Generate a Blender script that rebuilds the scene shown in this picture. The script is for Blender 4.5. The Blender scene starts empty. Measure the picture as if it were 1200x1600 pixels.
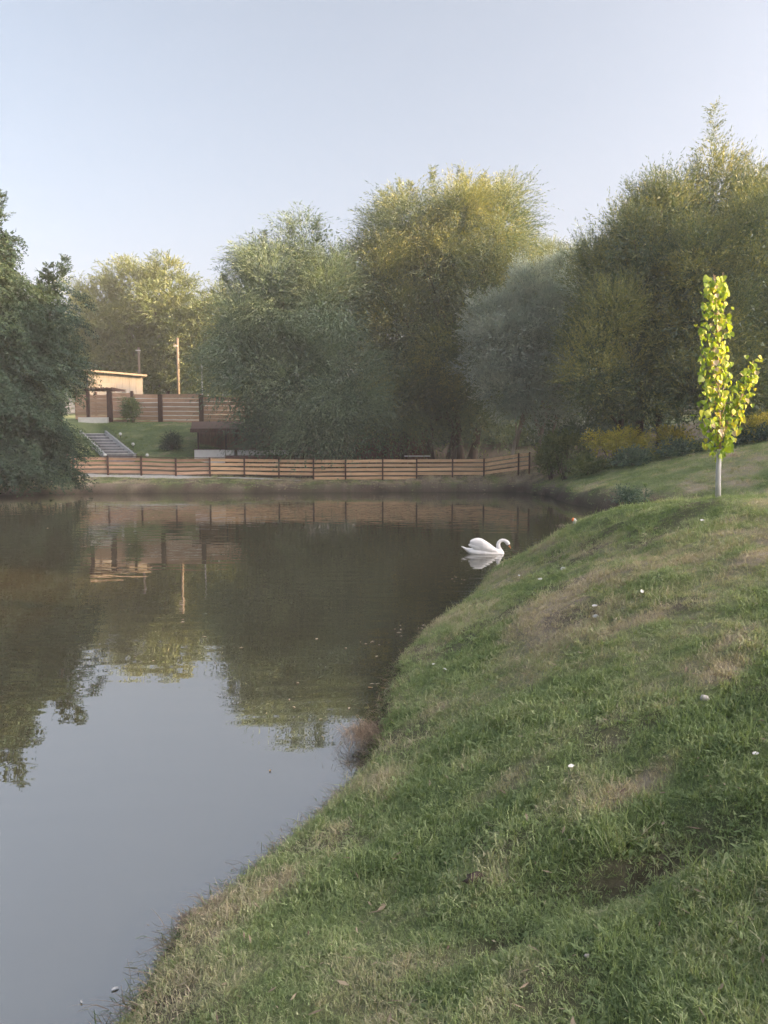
import bpy, bmesh, math, random
import numpy as np
from mathutils import Vector, Matrix

rng = np.random.default_rng(7)
random.seed(7)
scene = bpy.context.scene
C = scene.collection

# ------------------------------------------------------------------ camera
F_PX = 1202.0
PITCH = math.atan(100 / F_PX)
EYE = 2.5
cam_data = bpy.data.cameras.new('camera')
cam = bpy.data.objects.new('camera', cam_data)
C.objects.link(cam)
cam_data.sensor_fit = 'VERTICAL'
cam_data.sensor_height = 36.0
cam_data.sensor_width = 27.0
cam_data.lens = F_PX / 1600 * 36.0
cam_data.clip_start = 0.05
cam_data.clip_end = 3000
cam.location = (0, 0, EYE)
cam.rotation_euler = (math.radians(90) - PITCH, 0, 0)
scene.camera = cam

# ------------------------------------------------------------------ light
SUN_AZ = math.radians(15)          # from +x towards -y: from the right, a little behind the camera
SUN_EL = math.radians(15)
sun_dir = Vector((math.cos(SUN_AZ) * math.cos(SUN_EL), -math.sin(SUN_AZ) * math.cos(SUN_EL), math.sin(SUN_EL)))
world = bpy.data.worlds.new('World')
scene.world = world
world.use_nodes = True
wn = world.node_tree
for n in list(wn.nodes):
    wn.nodes.remove(n)
w_out = wn.nodes.new('ShaderNodeOutputWorld')
w_bg = wn.nodes.new('ShaderNodeBackground')
w_sky = wn.nodes.new('ShaderNodeTexSky')
w_sky.sky_type = 'NISHITA'
w_sky.sun_disc = False
w_sky.sun_elevation = SUN_EL
w_sky.sun_rotation = math.atan2(sun_dir.x, sun_dir.y)
w_sky.altitude = 100
w_sky.air_density = 0.36
w_sky.dust_density = 10.0
w_sky.ozone_density = 0.5
w_hsv = wn.nodes.new('ShaderNodeHueSaturation')
w_hsv.inputs['Hue'].default_value = 0.478
w_hsv.inputs['Saturation'].default_value = 0.8
w_bg.inputs['Strength'].default_value = 0.15
wn.links.new(w_sky.outputs[0], w_hsv.inputs['Color'])
wn.links.new(w_hsv.outputs[0], w_bg.inputs[0])
wn.links.new(w_bg.outputs[0], w_out.inputs[0])

sun_data = bpy.data.lights.new('sun', 'SUN')
sun_data.energy = 3.3
sun_data.angle = math.radians(0.6)
sun_data.color = (1.0, 0.58, 0.16)
sun = bpy.data.objects.new('sun', sun_data)
C.objects.link(sun)
sun.rotation_euler = (-sun_dir).to_track_quat('-Z', 'Y').to_euler()
sun.location = sun_dir * 200

scene.view_settings.view_transform = 'Standard'
scene.view_settings.look = 'None'
scene.view_settings.gamma = 1.0
scene.view_settings.exposure = 2.22
scene.view_settings.use_curve_mapping = False
cy = scene.cycles
cy.max_bounces = 8
cy.diffuse_bounces = 3
cy.glossy_bounces = 3
cy.transmission_bounces = 4
cy.transparent_max_bounces = 4
cy.volume_bounces = 1
cy.caustics_reflective = False
cy.caustics_refractive = False
cy.use_denoising = True

# ------------------------------------------------------------------ helpers
def ray(px, py):
    u = (px - 600) / F_PX
    v = (800 - py) / F_PX
    c, s = math.cos(PITCH), math.sin(PITCH)
    return Vector((u, c + v * s, -s + v * c))

def at(px, py, d):
    """point seen at photo pixel (px,py) standing d metres in front of the camera"""
    r = ray(px, py)
    k = d / r.y
    return Vector((r.x * k, d, EYE + r.z * k))

def on_level(px, py, z=0.0):
    r = ray(px, py)
    k = (z - EYE) / r.z
    return (r.x * k, r.y * k)

def m_per_px(d):
    return d / F_PX

def tag(o, label=None, cat=None, group=None, kind=None):
    if label: o['label'] = label
    if cat: o['category'] = cat
    if group: o['group'] = group
    if kind: o['kind'] = kind
    return o

def empty(name, loc=(0, 0, 0), rz=0.0):
    o = bpy.data.objects.new(name, None)
    o.empty_display_size = 0.1
    C.objects.link(o)
    o.location = loc
    o.rotation_euler = (0, 0, rz)
    return o

def link_mesh(name, me, mat, parent=None):
    o = bpy.data.objects.new(name, me)
    C.objects.link(o)
    if mat is not None and len(me.materials) == 0:
        me.materials.append(mat)
    if parent is not None:
        o.parent = parent
    return o

class MB:
    """collects simple solids, in the coordinates of the parent"""
    def __init__(self):
        self.v = []; self.f = []
    def box(self, x0, x1, y0, y1, z0, z1):
        b = len(self.v)
        self.v += [(x0, y0, z0), (x1, y0, z0), (x1, y1, z0), (x0, y1, z0), (x0, y0, z1), (x1, y0, z1), (x1, y1, z1), (x0, y1, z1)]
        self.f += [(b, b+3, b+2, b+1), (b+4, b+5, b+6, b+7), (b, b+1, b+5, b+4), (b+1, b+2, b+6, b+5), (b+2, b+3, b+7, b+6), (b+3, b, b+4, b+7)]
        return self
    def hexa(self, pts):
        b = len(self.v)
        self.v += [tuple(p) for p in pts]
        self.f += [(b, b+3, b+2, b+1), (b+4, b+5, b+6, b+7), (b, b+1, b+5, b+4), (b+1, b+2, b+6, b+5), (b+2, b+3, b+7, b+6), (b+3, b, b+4, b+7)]
        return self
    def beam(self, a, b_, w, h):
        a = Vector(a); b_ = Vector(b_)
        d = (b_ - a).normalized()
        up = Vector((0, 0, 1)) if abs(d.z) < 0.95 else Vector((0, 1, 0))
        s = d.cross(up).normalized() * (w / 2)
        t = s.cross(d).normalized() * (h / 2)
        return self.hexa([a - s - t, a + s - t, b_ + s - t, b_ - s - t, a - s + t, a + s + t, b_ + s + t, b_ - s + t])
    def tube(self, pts, radii, n=8, cap=True):
        pts = [Vector(p) for p in pts]
        b = len(self.v)
        prev = None
        for i, p in enumerate(pts):
            d = (pts[min(i+1, len(pts)-1)] - pts[max(i-1, 0)]).normalized()
            if prev is None:
                s = d.cross(Vector((0.31, 0.95, 0.05))).normalized()
            else:
                s = (prev - d * prev.dot(d)).normalized()
            prev = s
            t = d.cross(s)
            for k in range(n):
                an = 2 * math.pi * k / n
                self.v.append(tuple(p + (s * math.cos(an) + t * math.sin(an)) * radii[i]))
        for i in range(len(pts) - 1):
            for k in range(n):
                a0 = b + i * n + k; a1 = b + i * n + (k + 1) % n
                self.f.append((a0, a1, a1 + n, a0 + n))
        if cap:
            self.f.append(tuple(b + k for k in range(n))[::-1])
            self.f.append(tuple(b + (len(pts) - 1) * n + k for k in range(n)))
        return self
    def ball(self, c, r, n=10, m=6, sx=1, sy=1, sz=1):
        b = len(self.v)
        for j in range(1, m):
            th = math.pi * j / m
            for k in range(n):
                an = 2 * math.pi * k / n
                self.v.append((c[0] + r*sx*math.sin(th)*math.cos(an), c[1] + r*sy*math.sin(th)*math.sin(an), c[2] + r*sz*math.cos(th)))
        top = len(self.v); self.v.append((c[0], c[1], c[2] + r*sz)); bot = len(self.v); self.v.append((c[0], c[1], c[2] - r*sz))
        for j in range(m - 2):
            for k in range(n):
                a0 = b + j*n + k; a1 = b + j*n + (k+1) % n
                self.f.append((a0, a0 + n, a1 + n, a1))
        for k in range(n):
            self.f.append((top, b + k, b + (k+1) % n))
            self.f.append((bot, b + (m-2)*n + (k+1) % n, b + (m-2)*n + k))
        return self
    def mesh(self, name, smooth=False, bevel=0.0):
        me = bpy.data.meshes.new(name)
        me.from_pydata(self.v, [], self.f)
        if bevel > 0:
            bm = bmesh.new(); bm.from_mesh(me)
            bmesh.ops.bevel(bm, geom=bm.edges[:], offset=bevel, segments=1, affect='EDGES')
            bm.to_mesh(me); bm.free()
        if smooth:
            me.polygons.foreach_set('use_smooth', [True] * len(me.polygons))
        me.update()
        return me
    def build(self, name, mat, parent=None, smooth=False, bevel=0.0):
        return link_mesh(name, self.mesh(name, smooth, bevel), mat, parent)

def quads_mesh(name, V, val=None):
    """V: (n,k,3) loose k-gons -> mesh; val: (n,) stored as point attribute 'v'"""
    n, k = V.shape[:2]
    me = bpy.data.meshes.new(name)
    me.vertices.add(n * k)
    me.vertices.foreach_set('co', V.astype(np.float32).ravel())
    me.loops.add(n * k)
    me.loops.foreach_set('vertex_index', np.arange(n * k, dtype=np.int32))
    me.polygons.add(n)
    me.polygons.foreach_set('loop_start', np.arange(0, n * k, k, dtype=np.int32))
    me.update(calc_edges=True)
    if val is not None:
        at_ = me.attributes.new('v', 'FLOAT', 'POINT')
        at_.data.foreach_set('value', np.repeat(val.astype(np.float32), k))
    return me

def norm(a):
    return a / np.maximum(np.linalg.norm(a, axis=-1, keepdims=True), 1e-9)

_perm = np.random.default_rng(3).random((256, 256))
def vnoise(x, y):
    xi = np.floor(x).astype(int); yi = np.floor(y).astype(int)
    fx = x - xi; fy = y - yi
    fx = fx*fx*(3-2*fx); fy = fy*fy*(3-2*fy)
    a = _perm[xi & 255, yi & 255]; b = _perm[(xi+1) & 255, yi & 255]
    c = _perm[xi & 255, (yi+1) & 255]; d = _perm[(xi+1) & 255, (yi+1) & 255]
    return (a*(1-fx)+b*fx)*(1-fy) + (c*(1-fx)+d*fx)*fy
def fbm(x, y, oct=4):
    s = 0; a = 1.0; t = 0
    for i in range(oct):
        s = s + a * vnoise(x * 2**i + 17*i, y * 2**i + 31*i); t += a; a *= 0.5
    return s / t
def sstep(e0, e1, x):
    t = np.clip((x - e0) / (e1 - e0), 0, 1)
    return t*t*(3-2*t)

# ------------------------------------------------------------------ materials
def new_mat(name):
    m = bpy.data.materials.new(name); m.use_nodes = True
    nt = m.node_tree
    for n in list(nt.nodes): nt.nodes.remove(n)
    out = nt.nodes.new('ShaderNodeOutputMaterial')
    return m, nt, out

def N(nt, typ, **kw):
    n = nt.nodes.new(typ)
    for k, v in kw.items():
        if k.startswith('i_'):
            n.inputs[k[2:].replace('_', ' ')].default_value = v
        else:
            setattr(n, k, v)
    return n

def ramp(nt, stops, fac=None):
    r = nt.nodes.new('ShaderNodeValToRGB')
    el = r.color_ramp.elements
    while len(el) < len(stops): el.new(0.5)
    for e, (p, c) in zip(el, stops):
        e.position = p; e.color = (c[0], c[1], c[2], 1)
    if fac is not None: nt.links.new(fac, r.inputs[0])
    return r

def surf_mat(name, stops, scale=5.0, stretch=(1, 1, 1), rough=0.8, bump=0.2, bump_scale=20.0, coords='Object', spec=0.3, per_object=0.0):
    """noise-coloured principled surface; per_object shifts lightness between objects"""
    m, nt, out = new_mat(name)
    tc = N(nt, 'ShaderNodeTexCoord'); mp = N(nt, 'ShaderNodeMapping')
    mp.inputs['Scale'].default_value = stretch
    nt.links.new(tc.outputs[coords], mp.inputs[0])
    nz = N(nt, 'ShaderNodeTexNoise'); nz.inputs['Scale'].default_value = scale; nz.inputs['Detail'].default_value = 6
    info = N(nt, 'ShaderNodeObjectInfo')
    add = N(nt, 'ShaderNodeVectorMath', operation='ADD')
    nt.links.new(mp.outputs[0], add.inputs[0])
    mul = N(nt, 'ShaderNodeMath', operation='MULTIPLY'); mul.inputs[1].default_value = 13.0
    nt.links.new(info.outputs['Random'], mul.inputs[0]); nt.links.new(mul.outputs[0], add.inputs[1])
    nt.links.new(add.outputs[0], nz.inputs['Vector'])
    r = ramp(nt, stops, nz.outputs['Fac'])
    col = r.outputs[0]
    if per_object > 0:
        hsv = N(nt, 'ShaderNodeHueSaturation')
        mr = N(nt, 'ShaderNodeMapRange'); mr.inputs['To Min'].default_value = 1 - per_object; mr.inputs['To Max'].default_value = 1 + per_object
        nt.links.new(info.outputs['Random'], mr.inputs['Value'])
        nt.links.new(mr.outputs[0], hsv.inputs['Value']); nt.links.new(col, hsv.inputs['Color'])
        col = hsv.outputs[0]
    bs = N(nt, 'ShaderNodeBsdfPrincipled'); bs.inputs['Roughness'].default_value = rough
    bs.inputs['Specular IOR Level'].default_value = spec
    nt.links.new(col, bs.inputs['Base Color'])
    if bump > 0:
        n2 = N(nt, 'ShaderNodeTexNoise'); n2.inputs['Scale'].default_value = bump_scale; n2.inputs['Detail'].default_value = 5
        nt.links.new(add.outputs[0], n2.inputs['Vector'])
        bp = N(nt, 'ShaderNodeBump'); bp.inputs['Strength'].default_value = bump; bp.inputs['Distance'].default_value = 0.02
        nt.links.new(n2.outputs['Fac'], bp.inputs['Height']); nt.links.new(bp.outputs[0], bs.inputs['Normal'])
    nt.links.new(bs.outputs[0], out.inputs[0])
    return m

def leaf_mat(name, stops, trans=0.35, trans_tint=(1.2, 1.15, 0.6), attr='v', attr_type='GEOMETRY', gloss=0.04):
    m, nt, out = new_mat(name)
    a = N(nt, 'ShaderNodeAttribute', attribute_name=attr, attribute_type=attr_type)
    r = ramp(nt, stops, a.outputs['Fac'])
    d = N(nt, 'ShaderNodeBsdfDiffuse'); nt.links.new(r.outputs[0], d.inputs[0])
    t = N(nt, 'ShaderNodeBsdfTranslucent')
    mx = N(nt, 'ShaderNodeMix', data_type='RGBA', blend_type='MULTIPLY'); mx.inputs[0].default_value = 1
    nt.links.new(r.outputs[0], mx.inputs[6]); mx.inputs[7].default_value = (*trans_tint, 1)
    nt.links.new(mx.outputs[2], t.inputs[0])
    s = N(nt, 'ShaderNodeMixShader'); s.inputs[0].default_value = trans
    nt.links.new(d.outputs[0], s.inputs[1]); nt.links.new(t.outputs[0], s.inputs[2])
    g = N(nt, 'ShaderNodeBsdfGlossy'); g.inputs['Roughness'].default_value = 0.5
    s2 = N(nt, 'ShaderNodeMixShader'); s2.inputs[0].default_value = gloss
    nt.links.new(s.outputs[0], s2.inputs[1]); nt.links.new(g.outputs[0], s2.inputs[2])
    nt.links.new(s2.outputs[0], out.inputs[0])
    return m

M = {}
M['willow_leaf'] = leaf_mat('willow_leaf', [(0.0, (0.060, 0.105, 0.082)), (0.5, (0.115, 0.178, 0.128)), (1.0, (0.22, 0.30, 0.185))])
M['gold_willow_leaf'] = leaf_mat('gold_willow_leaf', [(0.0, (0.066, 0.112, 0.080)), (0.5, (0.138, 0.192, 0.112)), (1.0, (0.34, 0.34, 0.110))])
M['silver_leaf'] = leaf_mat('silver_leaf', [(0.0, (0.23, 0.30, 0.28)), (0.5, (0.40, 0.47, 0.43)), (1.0, (0.56, 0.61, 0.54))], trans=0.25)
M['locust_leaf'] = leaf_mat('locust_leaf', [(0.0, (0.024, 0.052, 0.040)), (0.5, (0.042, 0.080, 0.056)), (1.0, (0.085, 0.13, 0.072))], gloss=0.015)
M['far_leaf'] = leaf_mat('far_leaf', [(0.0, (0.085, 0.125, 0.055)), (0.5, (0.145, 0.19, 0.08)), (1.0, (0.24, 0.27, 0.10))])
M['weed_leaf'] = leaf_mat('weed_leaf', [(0.0, (0.08, 0.125, 0.055)), (0.5, (0.14, 0.195, 0.075)), (1.0, (0.25, 0.28, 0.10))])
M['sun_painted_leaf'] = leaf_mat('sun_painted_leaf', [(0.0, (0.28, 0.29, 0.06)), (0.5, (0.52, 0.48, 0.09)), (1.0, (0.75, 0.62, 0.14))])  # yellow leaves carry the painted sunlight of the strip under the right-hand trees
M['poplar_leaf'] = leaf_mat('poplar_leaf', [(0.0, (0.12, 0.22, 0.08)), (0.45, (0.27, 0.40, 0.06)), (0.8, (0.40, 0.48, 0.05)), (1.0, (0.55, 0.46, 0.08))], trans=0.5, trans_tint=(1.2, 1.2, 0.5), attr='v')
M['pale_leaf'] = leaf_mat('pale_leaf', [(0.0, (0.36, 0.33, 0.22)), (1.0, (0.55, 0.47, 0.36))], trans=0.2, trans_tint=(1, 1, .9))
M['grass_blade'] = leaf_mat('grass_blade', [(0.0, (0.19, 0.265, 0.115)), (0.35, (0.29, 0.365, 0.17)), (0.6, (0.37, 0.40, 0.235)), (0.85, (0.44, 0.405, 0.29)), (1.0, (0.51, 0.45, 0.345))], trans=0.35, attr='tint', attr_type='INSTANCER', gloss=0.03)
M['bark'] = surf_mat('bark', [(0.3, (0.055, 0.042, 0.034)), (0.7, (0.15, 0.115, 0.09))], 6, (1, 1, 0.2), 0.95, 0.8, 25)
M['pale_bark'] = surf_mat('pale_bark', [(0.3, (0.20, 0.17, 0.14)), (0.7, (0.38, 0.34, 0.29))], 6, (1, 1, 0.25), 0.9, 0.5, 25)
M['whitewash'] = surf_mat('whitewash', [(0.3, (0.36, 0.36, 0.35)), (0.7, (0.58, 0.58, 0.57))], 14, (1, 1, 0.3), 0.9, 0.3, 40)
M['twig'] = surf_mat('twig', [(0.3, (0.28, 0.20, 0.13)), (0.7, (0.42, 0.33, 0.24))], 10, (1, 1, 0.3), 0.8, 0.2, 40)
M['board'] = surf_mat('board', [(0.25, (0.46, 0.285, 0.165)), (0.5, (0.60, 0.405, 0.25)), (0.75, (0.70, 0.50, 0.325))], 3, (0.6, 8, 8), 0.75, 0.25, 12, per_object=0.14)
M['old_board'] = surf_mat('old_board', [(0.25, (0.33, 0.205, 0.14)), (0.5, (0.46, 0.30, 0.205)), (0.75, (0.55, 0.37, 0.26))], 3, (0.6, 8, 8), 0.8, 0.3, 12, per_object=0.16)
M['dark_wood'] = surf_mat('dark_wood', [(0.3, (0.050, 0.026, 0.020)), (0.7, (0.105, 0.055, 0.042))], 4, (5, 5, 0.7), 0.7, 0.2, 15)
M['mid_wood'] = surf_mat('mid_wood', [(0.3, (0.12, 0.065, 0.045)), (0.7, (0.22, 0.125, 0.085))], 4, (6, 6, 0.6), 0.75, 0.25, 15, per_object=0.15)
M['red_wood'] = surf_mat('red_wood', [(0.3, (0.115, 0.055, 0.052)), (0.7, (0.20, 0.105, 0.095))], 4, (6, 6, 0.6), 0.8, 0.25, 15, per_object=0.15)
M['concrete'] = surf_mat('concrete', [(0.3, (0.30, 0.30, 0.30)), (0.7, (0.44, 0.44, 0.43))], 5, (1, 1, 1), 0.9, 0.2, 40)
M['step_edge'] = surf_mat('step_edge', [(0.3, (0.48, 0.48, 0.48)), (0.7, (0.62, 0.62, 0.61))], 5, (1, 1, 1), 0.85, 0.2, 40)
M['stone_step'] = surf_mat('stone_step', [(0.3, (0.17, 0.17, 0.19)), (0.7, (0.27, 0.27, 0.29))], 5, (1, 1, 1), 0.9, 0.25, 40)
M['white_panel'] = surf_mat('white_panel', [(0.3, (0.66, 0.66, 0.68)), (0.7, (0.78, 0.78, 0.79))], 2, (1, 1, 1), 0.45, 0.03, 30)
M['pale_wall'] = surf_mat('pale_wall', [(0.3, (0.62, 0.60, 0.56)), (0.7, (0.76, 0.74, 0.70))], 2.5, (1, 1, 1), 0.9, 0.1, 30)
M['render_wall'] = surf_mat('render_wall', [(0.3, (0.20, 0.185, 0.17)), (0.7, (0.26, 0.24, 0.22))], 2.5, (4, 4, 0.3), 0.85, 0.1, 30)
M['roof_sheet'] = surf_mat('roof_sheet', [(0.3, (0.15, 0.09, 0.07)), (0.7, (0.24, 0.15, 0.11))], 3, (1, 1, 1), 0.7, 0.1, 20)
M['trim'] = surf_mat('trim', [(0.3, (0.24, 0.19, 0.15)), (0.7, (0.32, 0.26, 0.21))], 3, (1, 1, 1), 0.7, 0.1, 20)
M['pole_wood'] = surf_mat('pole_wood', [(0.3, (0.13, 0.108, 0.09)), (0.7, (0.20, 0.17, 0.14))], 5, (4, 4, 0.4), 0.85, 0.2, 30)
M['metal'] = surf_mat('metal', [(0.3, (0.42, 0.42, 0.42)), (0.7, (0.52, 0.52, 0.52))], 5, (1, 1, 1), 0.45, 0.05, 30)
M['dark_metal'] = surf_mat('dark_metal', [(0.3, (0.035, 0.033, 0.032)), (0.7, (0.06, 0.056, 0.052))], 5, (1, 1, 1), 0.5, 0.05, 30)
M['glass_dark'] = surf_mat('glass_dark', [(0.3, (0.10, 0.10, 0.09)), (0.7, (0.16, 0.15, 0.13))], 3, (1, 1, 1), 0.15, 0.0, 30, spec=0.6)
M['opal'] = surf_mat('opal', [(0.3, (0.76, 0.76, 0.73)), (0.7, (0.84, 0.84, 0.81))], 8, (1, 1, 1), 0.35, 0.0, 30)
M['swan_white'] = surf_mat('swan_white', [(0.3, (0.68, 0.68, 0.69)), (0.7, (0.78, 0.78, 0.77))], 9, (0.4, 1, 1.6), 0.8, 0.25, 28)
M['bill_orange'] = surf_mat('bill_orange', [(0.3, (0.50, 0.18, 0.05)), (0.7, (0.62, 0.25, 0.08))], 20, (1, 1, 1), 0.5, 0.05, 40)
M['black'] = surf_mat('black', [(0.3, (0.012, 0.012, 0.012)), (0.7, (0.03, 0.03, 0.03))], 10, (1, 1, 1), 0.5, 0.0, 30)
M['feather'] = surf_mat('feather', [(0.3, (0.48, 0.48, 0.47)), (0.7, (0.66, 0.66, 0.64))], 30, (1, 1, 1), 0.9, 0.3, 80)
M['fallen_leaf'] = surf_mat('fallen_leaf', [(0.3, (0.20, 0.125, 0.055)), (0.7, (0.32, 0.215, 0.10))], 20, (1, 1, 1), 0.8, 0.1, 60, per_object=0.2)
M['orange_plastic'] = surf_mat('orange_plastic', [(0.3, (0.65, 0.16, 0.04)), (0.7, (0.75, 0.22, 0.06))], 10, (1, 1, 1), 0.4, 0.02, 30)
M['soil'] = surf_mat('soil', [(0.3, (0.060, 0.046, 0.036)), (0.7, (0.13, 0.10, 0.08))], 14, (1, 1, 1), 0.95, 0.8, 40)
M['stone'] = surf_mat('stone', [(0.3, (0.30, 0.28, 0.26)), (0.7, (0.46, 0.44, 0.41))], 14, (1, 1, 1), 0.9, 0.4, 40)
M['dry_blade'] = leaf_mat('dry_blade', [(0.0, (0.19, 0.13, 0.095)), (0.5, (0.31, 0.235, 0.165)), (1.0, (0.42, 0.34, 0.24))], trans=0.25, trans_tint=(1, 1, .9))
M['tall_blade'] = leaf_mat('tall_blade', [(0.0, (0.075, 0.13, 0.04)), (0.6, (0.15, 0.21, 0.07)), (1.0, (0.30, 0.29, 0.13))], trans=0.35)

# ground: colour from the stored fields 'tint' (green to dry) and 'soil'
def ground_material():
    m, nt, out = new_mat('ground')
    tc = N(nt, 'ShaderNodeTexCoord')
    a = N(nt, 'ShaderNodeAttribute', attribute_name='tint')
    b = N(nt, 'ShaderNodeAttribute', attribute_name='soil')
    nz = N(nt, 'ShaderNodeTexNoise'); nz.inputs['Scale'].default_value = 9; nz.inputs['Detail'].default_value = 8; nz.inputs['Roughness'].default_value = 0.7
    nt.links.new(tc.outputs['Object'], nz.inputs['Vector'])
    ad = N(nt, 'ShaderNodeMath', operation='MULTIPLY_ADD'); ad.inputs[1].default_value = 0.7; ad.inputs[2].default_value = -0.35
    nt.links.new(nz.outputs['Fac'], ad.inputs[0])
    sm = N(nt, 'ShaderNodeMath', operation='ADD'); nt.links.new(ad.outputs[0], sm.inputs[0]); nt.links.new(a.outputs['Fac'], sm.inputs[1])
    r = ramp(nt, [(0.0, (0.125, 0.17, 0.075)), (0.35, (0.195, 0.23, 0.11)), (0.6, (0.25, 0.255, 0.155)), (0.85, (0.31, 0.275, 0.205)), (1.0, (0.37, 0.32, 0.25))], sm.outputs[0])
    n2 = N(nt, 'ShaderNodeTexNoise'); n2.inputs['Scale'].default_value = 16; n2.inputs['Detail'].default_value = 8
    nt.links.new(tc.outputs['Object'], n2.inputs['Vector'])
    s = ramp(nt, [(0.3, (0.060, 0.046, 0.037)), (0.7, (0.15, 0.118, 0.094))], n2.outputs['Fac'])
    mx = N(nt, 'ShaderNodeMix', data_type='RGBA')
    nt.links.new(b.outputs['Fac'], mx.inputs[0]); nt.links.new(r.outputs[0], mx.inputs[6]); nt.links.new(s.outputs[0], mx.inputs[7])
    bs = N(nt, 'ShaderNodeBsdfPrincipled'); bs.inputs['Roughness'].default_value = 0.95; bs.inputs['Specular IOR Level'].default_value = 0.1
    wt = N(nt, 'ShaderNodeAttribute', attribute_name='wet_shade')
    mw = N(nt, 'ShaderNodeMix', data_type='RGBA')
    nt.links.new(wt.outputs['Fac'], mw.inputs[0]); nt.links.new(mx.outputs[2], mw.inputs[6]); mw.inputs[7].default_value = (0.030, 0.024, 0.018, 1)  # undercut shadow along the waterline, painted into the wet earth colour
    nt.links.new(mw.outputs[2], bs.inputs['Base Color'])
    n3 = N(nt, 'ShaderNodeTexNoise'); n3.inputs['Scale'].default_value = 30; n3.inputs['Detail'].default_value = 8; n3.inputs['Roughness'].default_value = 0.75
    nt.links.new(tc.outputs['Object'], n3.inputs['Vector'])
    bp = N(nt, 'ShaderNodeBump'); bp.inputs['Strength'].default_value = 0.9; bp.inputs['Distance'].default_value = 0.04
    nt.links.new(n3.outputs['Fac'], bp.inputs['Height']); nt.links.new(bp.outputs[0], bs.inputs['Normal'])
    nt.links.new(bs.outputs[0], out.inputs[0])
    return m
M['ground'] = ground_material()

def water_material():
    m, nt, out = new_mat('water')
    tc = N(nt, 'ShaderNodeTexCoord')
    mp = N(nt, 'ShaderNodeMapping'); mp.inputs['Scale'].default_value = (0.55, 1.5, 1)
    nt.links.new(tc.outputs['Object'], mp.inputs[0])
    n1 = N(nt, 'ShaderNodeTexNoise'); n1.inputs['Scale'].default_value = 2.0; n1.inputs['Detail'].default_value = 1.5; n1.inputs['Roughness'].default_value = 0.4
    nt.links.new(mp.outputs[0], n1.inputs['Vector'])
    n0 = N(nt, 'ShaderNodeTexNoise'); n0.inputs['Scale'].default_value = 0.12; n0.inputs['Detail'].default_value = 2
    nt.links.new(tc.outputs['Object'], n0.inputs['Vector'])
    r0 = ramp(nt, [(0.42, (0.25, 0.25, 0.25)), (0.62, (1, 1, 1))], n0.outputs['Fac'])
    bp = N(nt, 'ShaderNodeBump'); bp.inputs['Distance'].default_value = 0.012
    mu = N(nt, 'ShaderNodeMath', operation='MULTIPLY'); mu.inputs[1].default_value = 0.7
    nt.links.new(r0.outputs[0], mu.inputs[0]); nt.links.new(mu.outputs[0], bp.inputs['Strength'])
    sx, sy = on_level(752, 864.5, 0.0)
    vd = N(nt, 'ShaderNodeVectorMath', operation='DISTANCE'); nt.links.new(tc.outputs['Object'], vd.inputs[0]); vd.inputs[1].default_value = (sx + .1, sy, 0)
    sn = N(nt, 'ShaderNodeMath', operation='MULTIPLY'); sn.inputs[1].default_value = 21.0; nt.links.new(vd.outputs['Value'], sn.inputs[0])
    si = N(nt, 'ShaderNodeMath', operation='SINE'); nt.links.new(sn.outputs[0], si.inputs[0])
    fo = N(nt, 'ShaderNodeMapRange'); fo.inputs['From Min'].default_value = .5; fo.inputs['From Max'].default_value = 2.6; fo.inputs['To Min'].default_value = .30; fo.inputs['To Max'].default_value = 0.0
    nt.links.new(vd.outputs['Value'], fo.inputs['Value'])
    rp = N(nt, 'ShaderNodeMath', operation='MULTIPLY_ADD'); nt.links.new(si.outputs[0], rp.inputs[0]); nt.links.new(fo.outputs[0], rp.inputs[1]); nt.links.new(n1.outputs['Fac'], rp.inputs[2])
    nt.links.new(rp.outputs[0], bp.inputs['Height'])
    bs = N(nt, 'ShaderNodeBsdfPrincipled')
    bs.inputs['Base Color'].default_value = (0.052, 0.047, 0.029, 1)
    bs.inputs['Roughness'].default_value = 0.005
    bs.inputs['IOR'].default_value = 4.3
    nt.links.new(bp.outputs[0], bs.inputs['Normal'])
    nt.links.new(bs.outputs[0], out.inputs[0])
    return m
M['water'] = water_material()

# ------------------------------------------------------------------ terrain
near_px = [(140, 1640), (262, 1450), (384, 1350), (466, 1280), (552, 1208), (575, 1150), (596, 1085), (610, 1040), (648, 997), (713, 950), (742, 925)]
pond = [(-20, -26), (-8, -22), (-4.2, -12), (-3.0, -5), (-2.0, 0), (-1.62, 2.0)] + [on_level(x, y, 0.08) for x, y in near_px] + \
       [(1.95, 14.6), (2.7, 16.2), (3.8, 17.2), (5.6, 18), (8.5, 20), (10.6, 23.5), (10.6, 27), (8.9, 30.2), (8.35, 35), (8.6, 40), (7.9, 43.6),
        (4, 44.0), (-1, 43.6), (-6, 43.3), (-12, 43.0), (-16.5, 42.4), (-20, 41), (-25, 36), (-30, 26), (-33, 10), (-32, -10)]
pond = np.array(pond)

def pond_sd(x, y):
    """signed distance to the pond edge: positive on land"""
    sh = x.shape; p = np.stack([x.ravel(), y.ravel()], -1)
    best = np.full(len(p), 1e9); inside = np.zeros(len(p), bool)
    n = len(pond)
    for i in range(n):
        a = pond[i]; b = pond[(i + 1) % n]
        ab = b - a
        t = np.clip(((p - a) @ ab) / (ab @ ab), 0, 1)
        d = np.hypot(p[:, 0] - (a[0] + t * ab[0]), p[:, 1] - (a[1] + t * ab[1]))
        best = np.minimum(best, d)
        c = ((a[1] > p[:, 1]) != (b[1] > p[:, 1]))
        with np.errstate(divide='ignore', invalid='ignore'):
            xin = (b[0] - a[0]) * (p[:, 1] - a[1]) / (b[1] - a[1]) + a[0]
        inside ^= (c & (p[:, 0] < xin))
    return np.where(inside, -best, best).reshape(sh)

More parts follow.
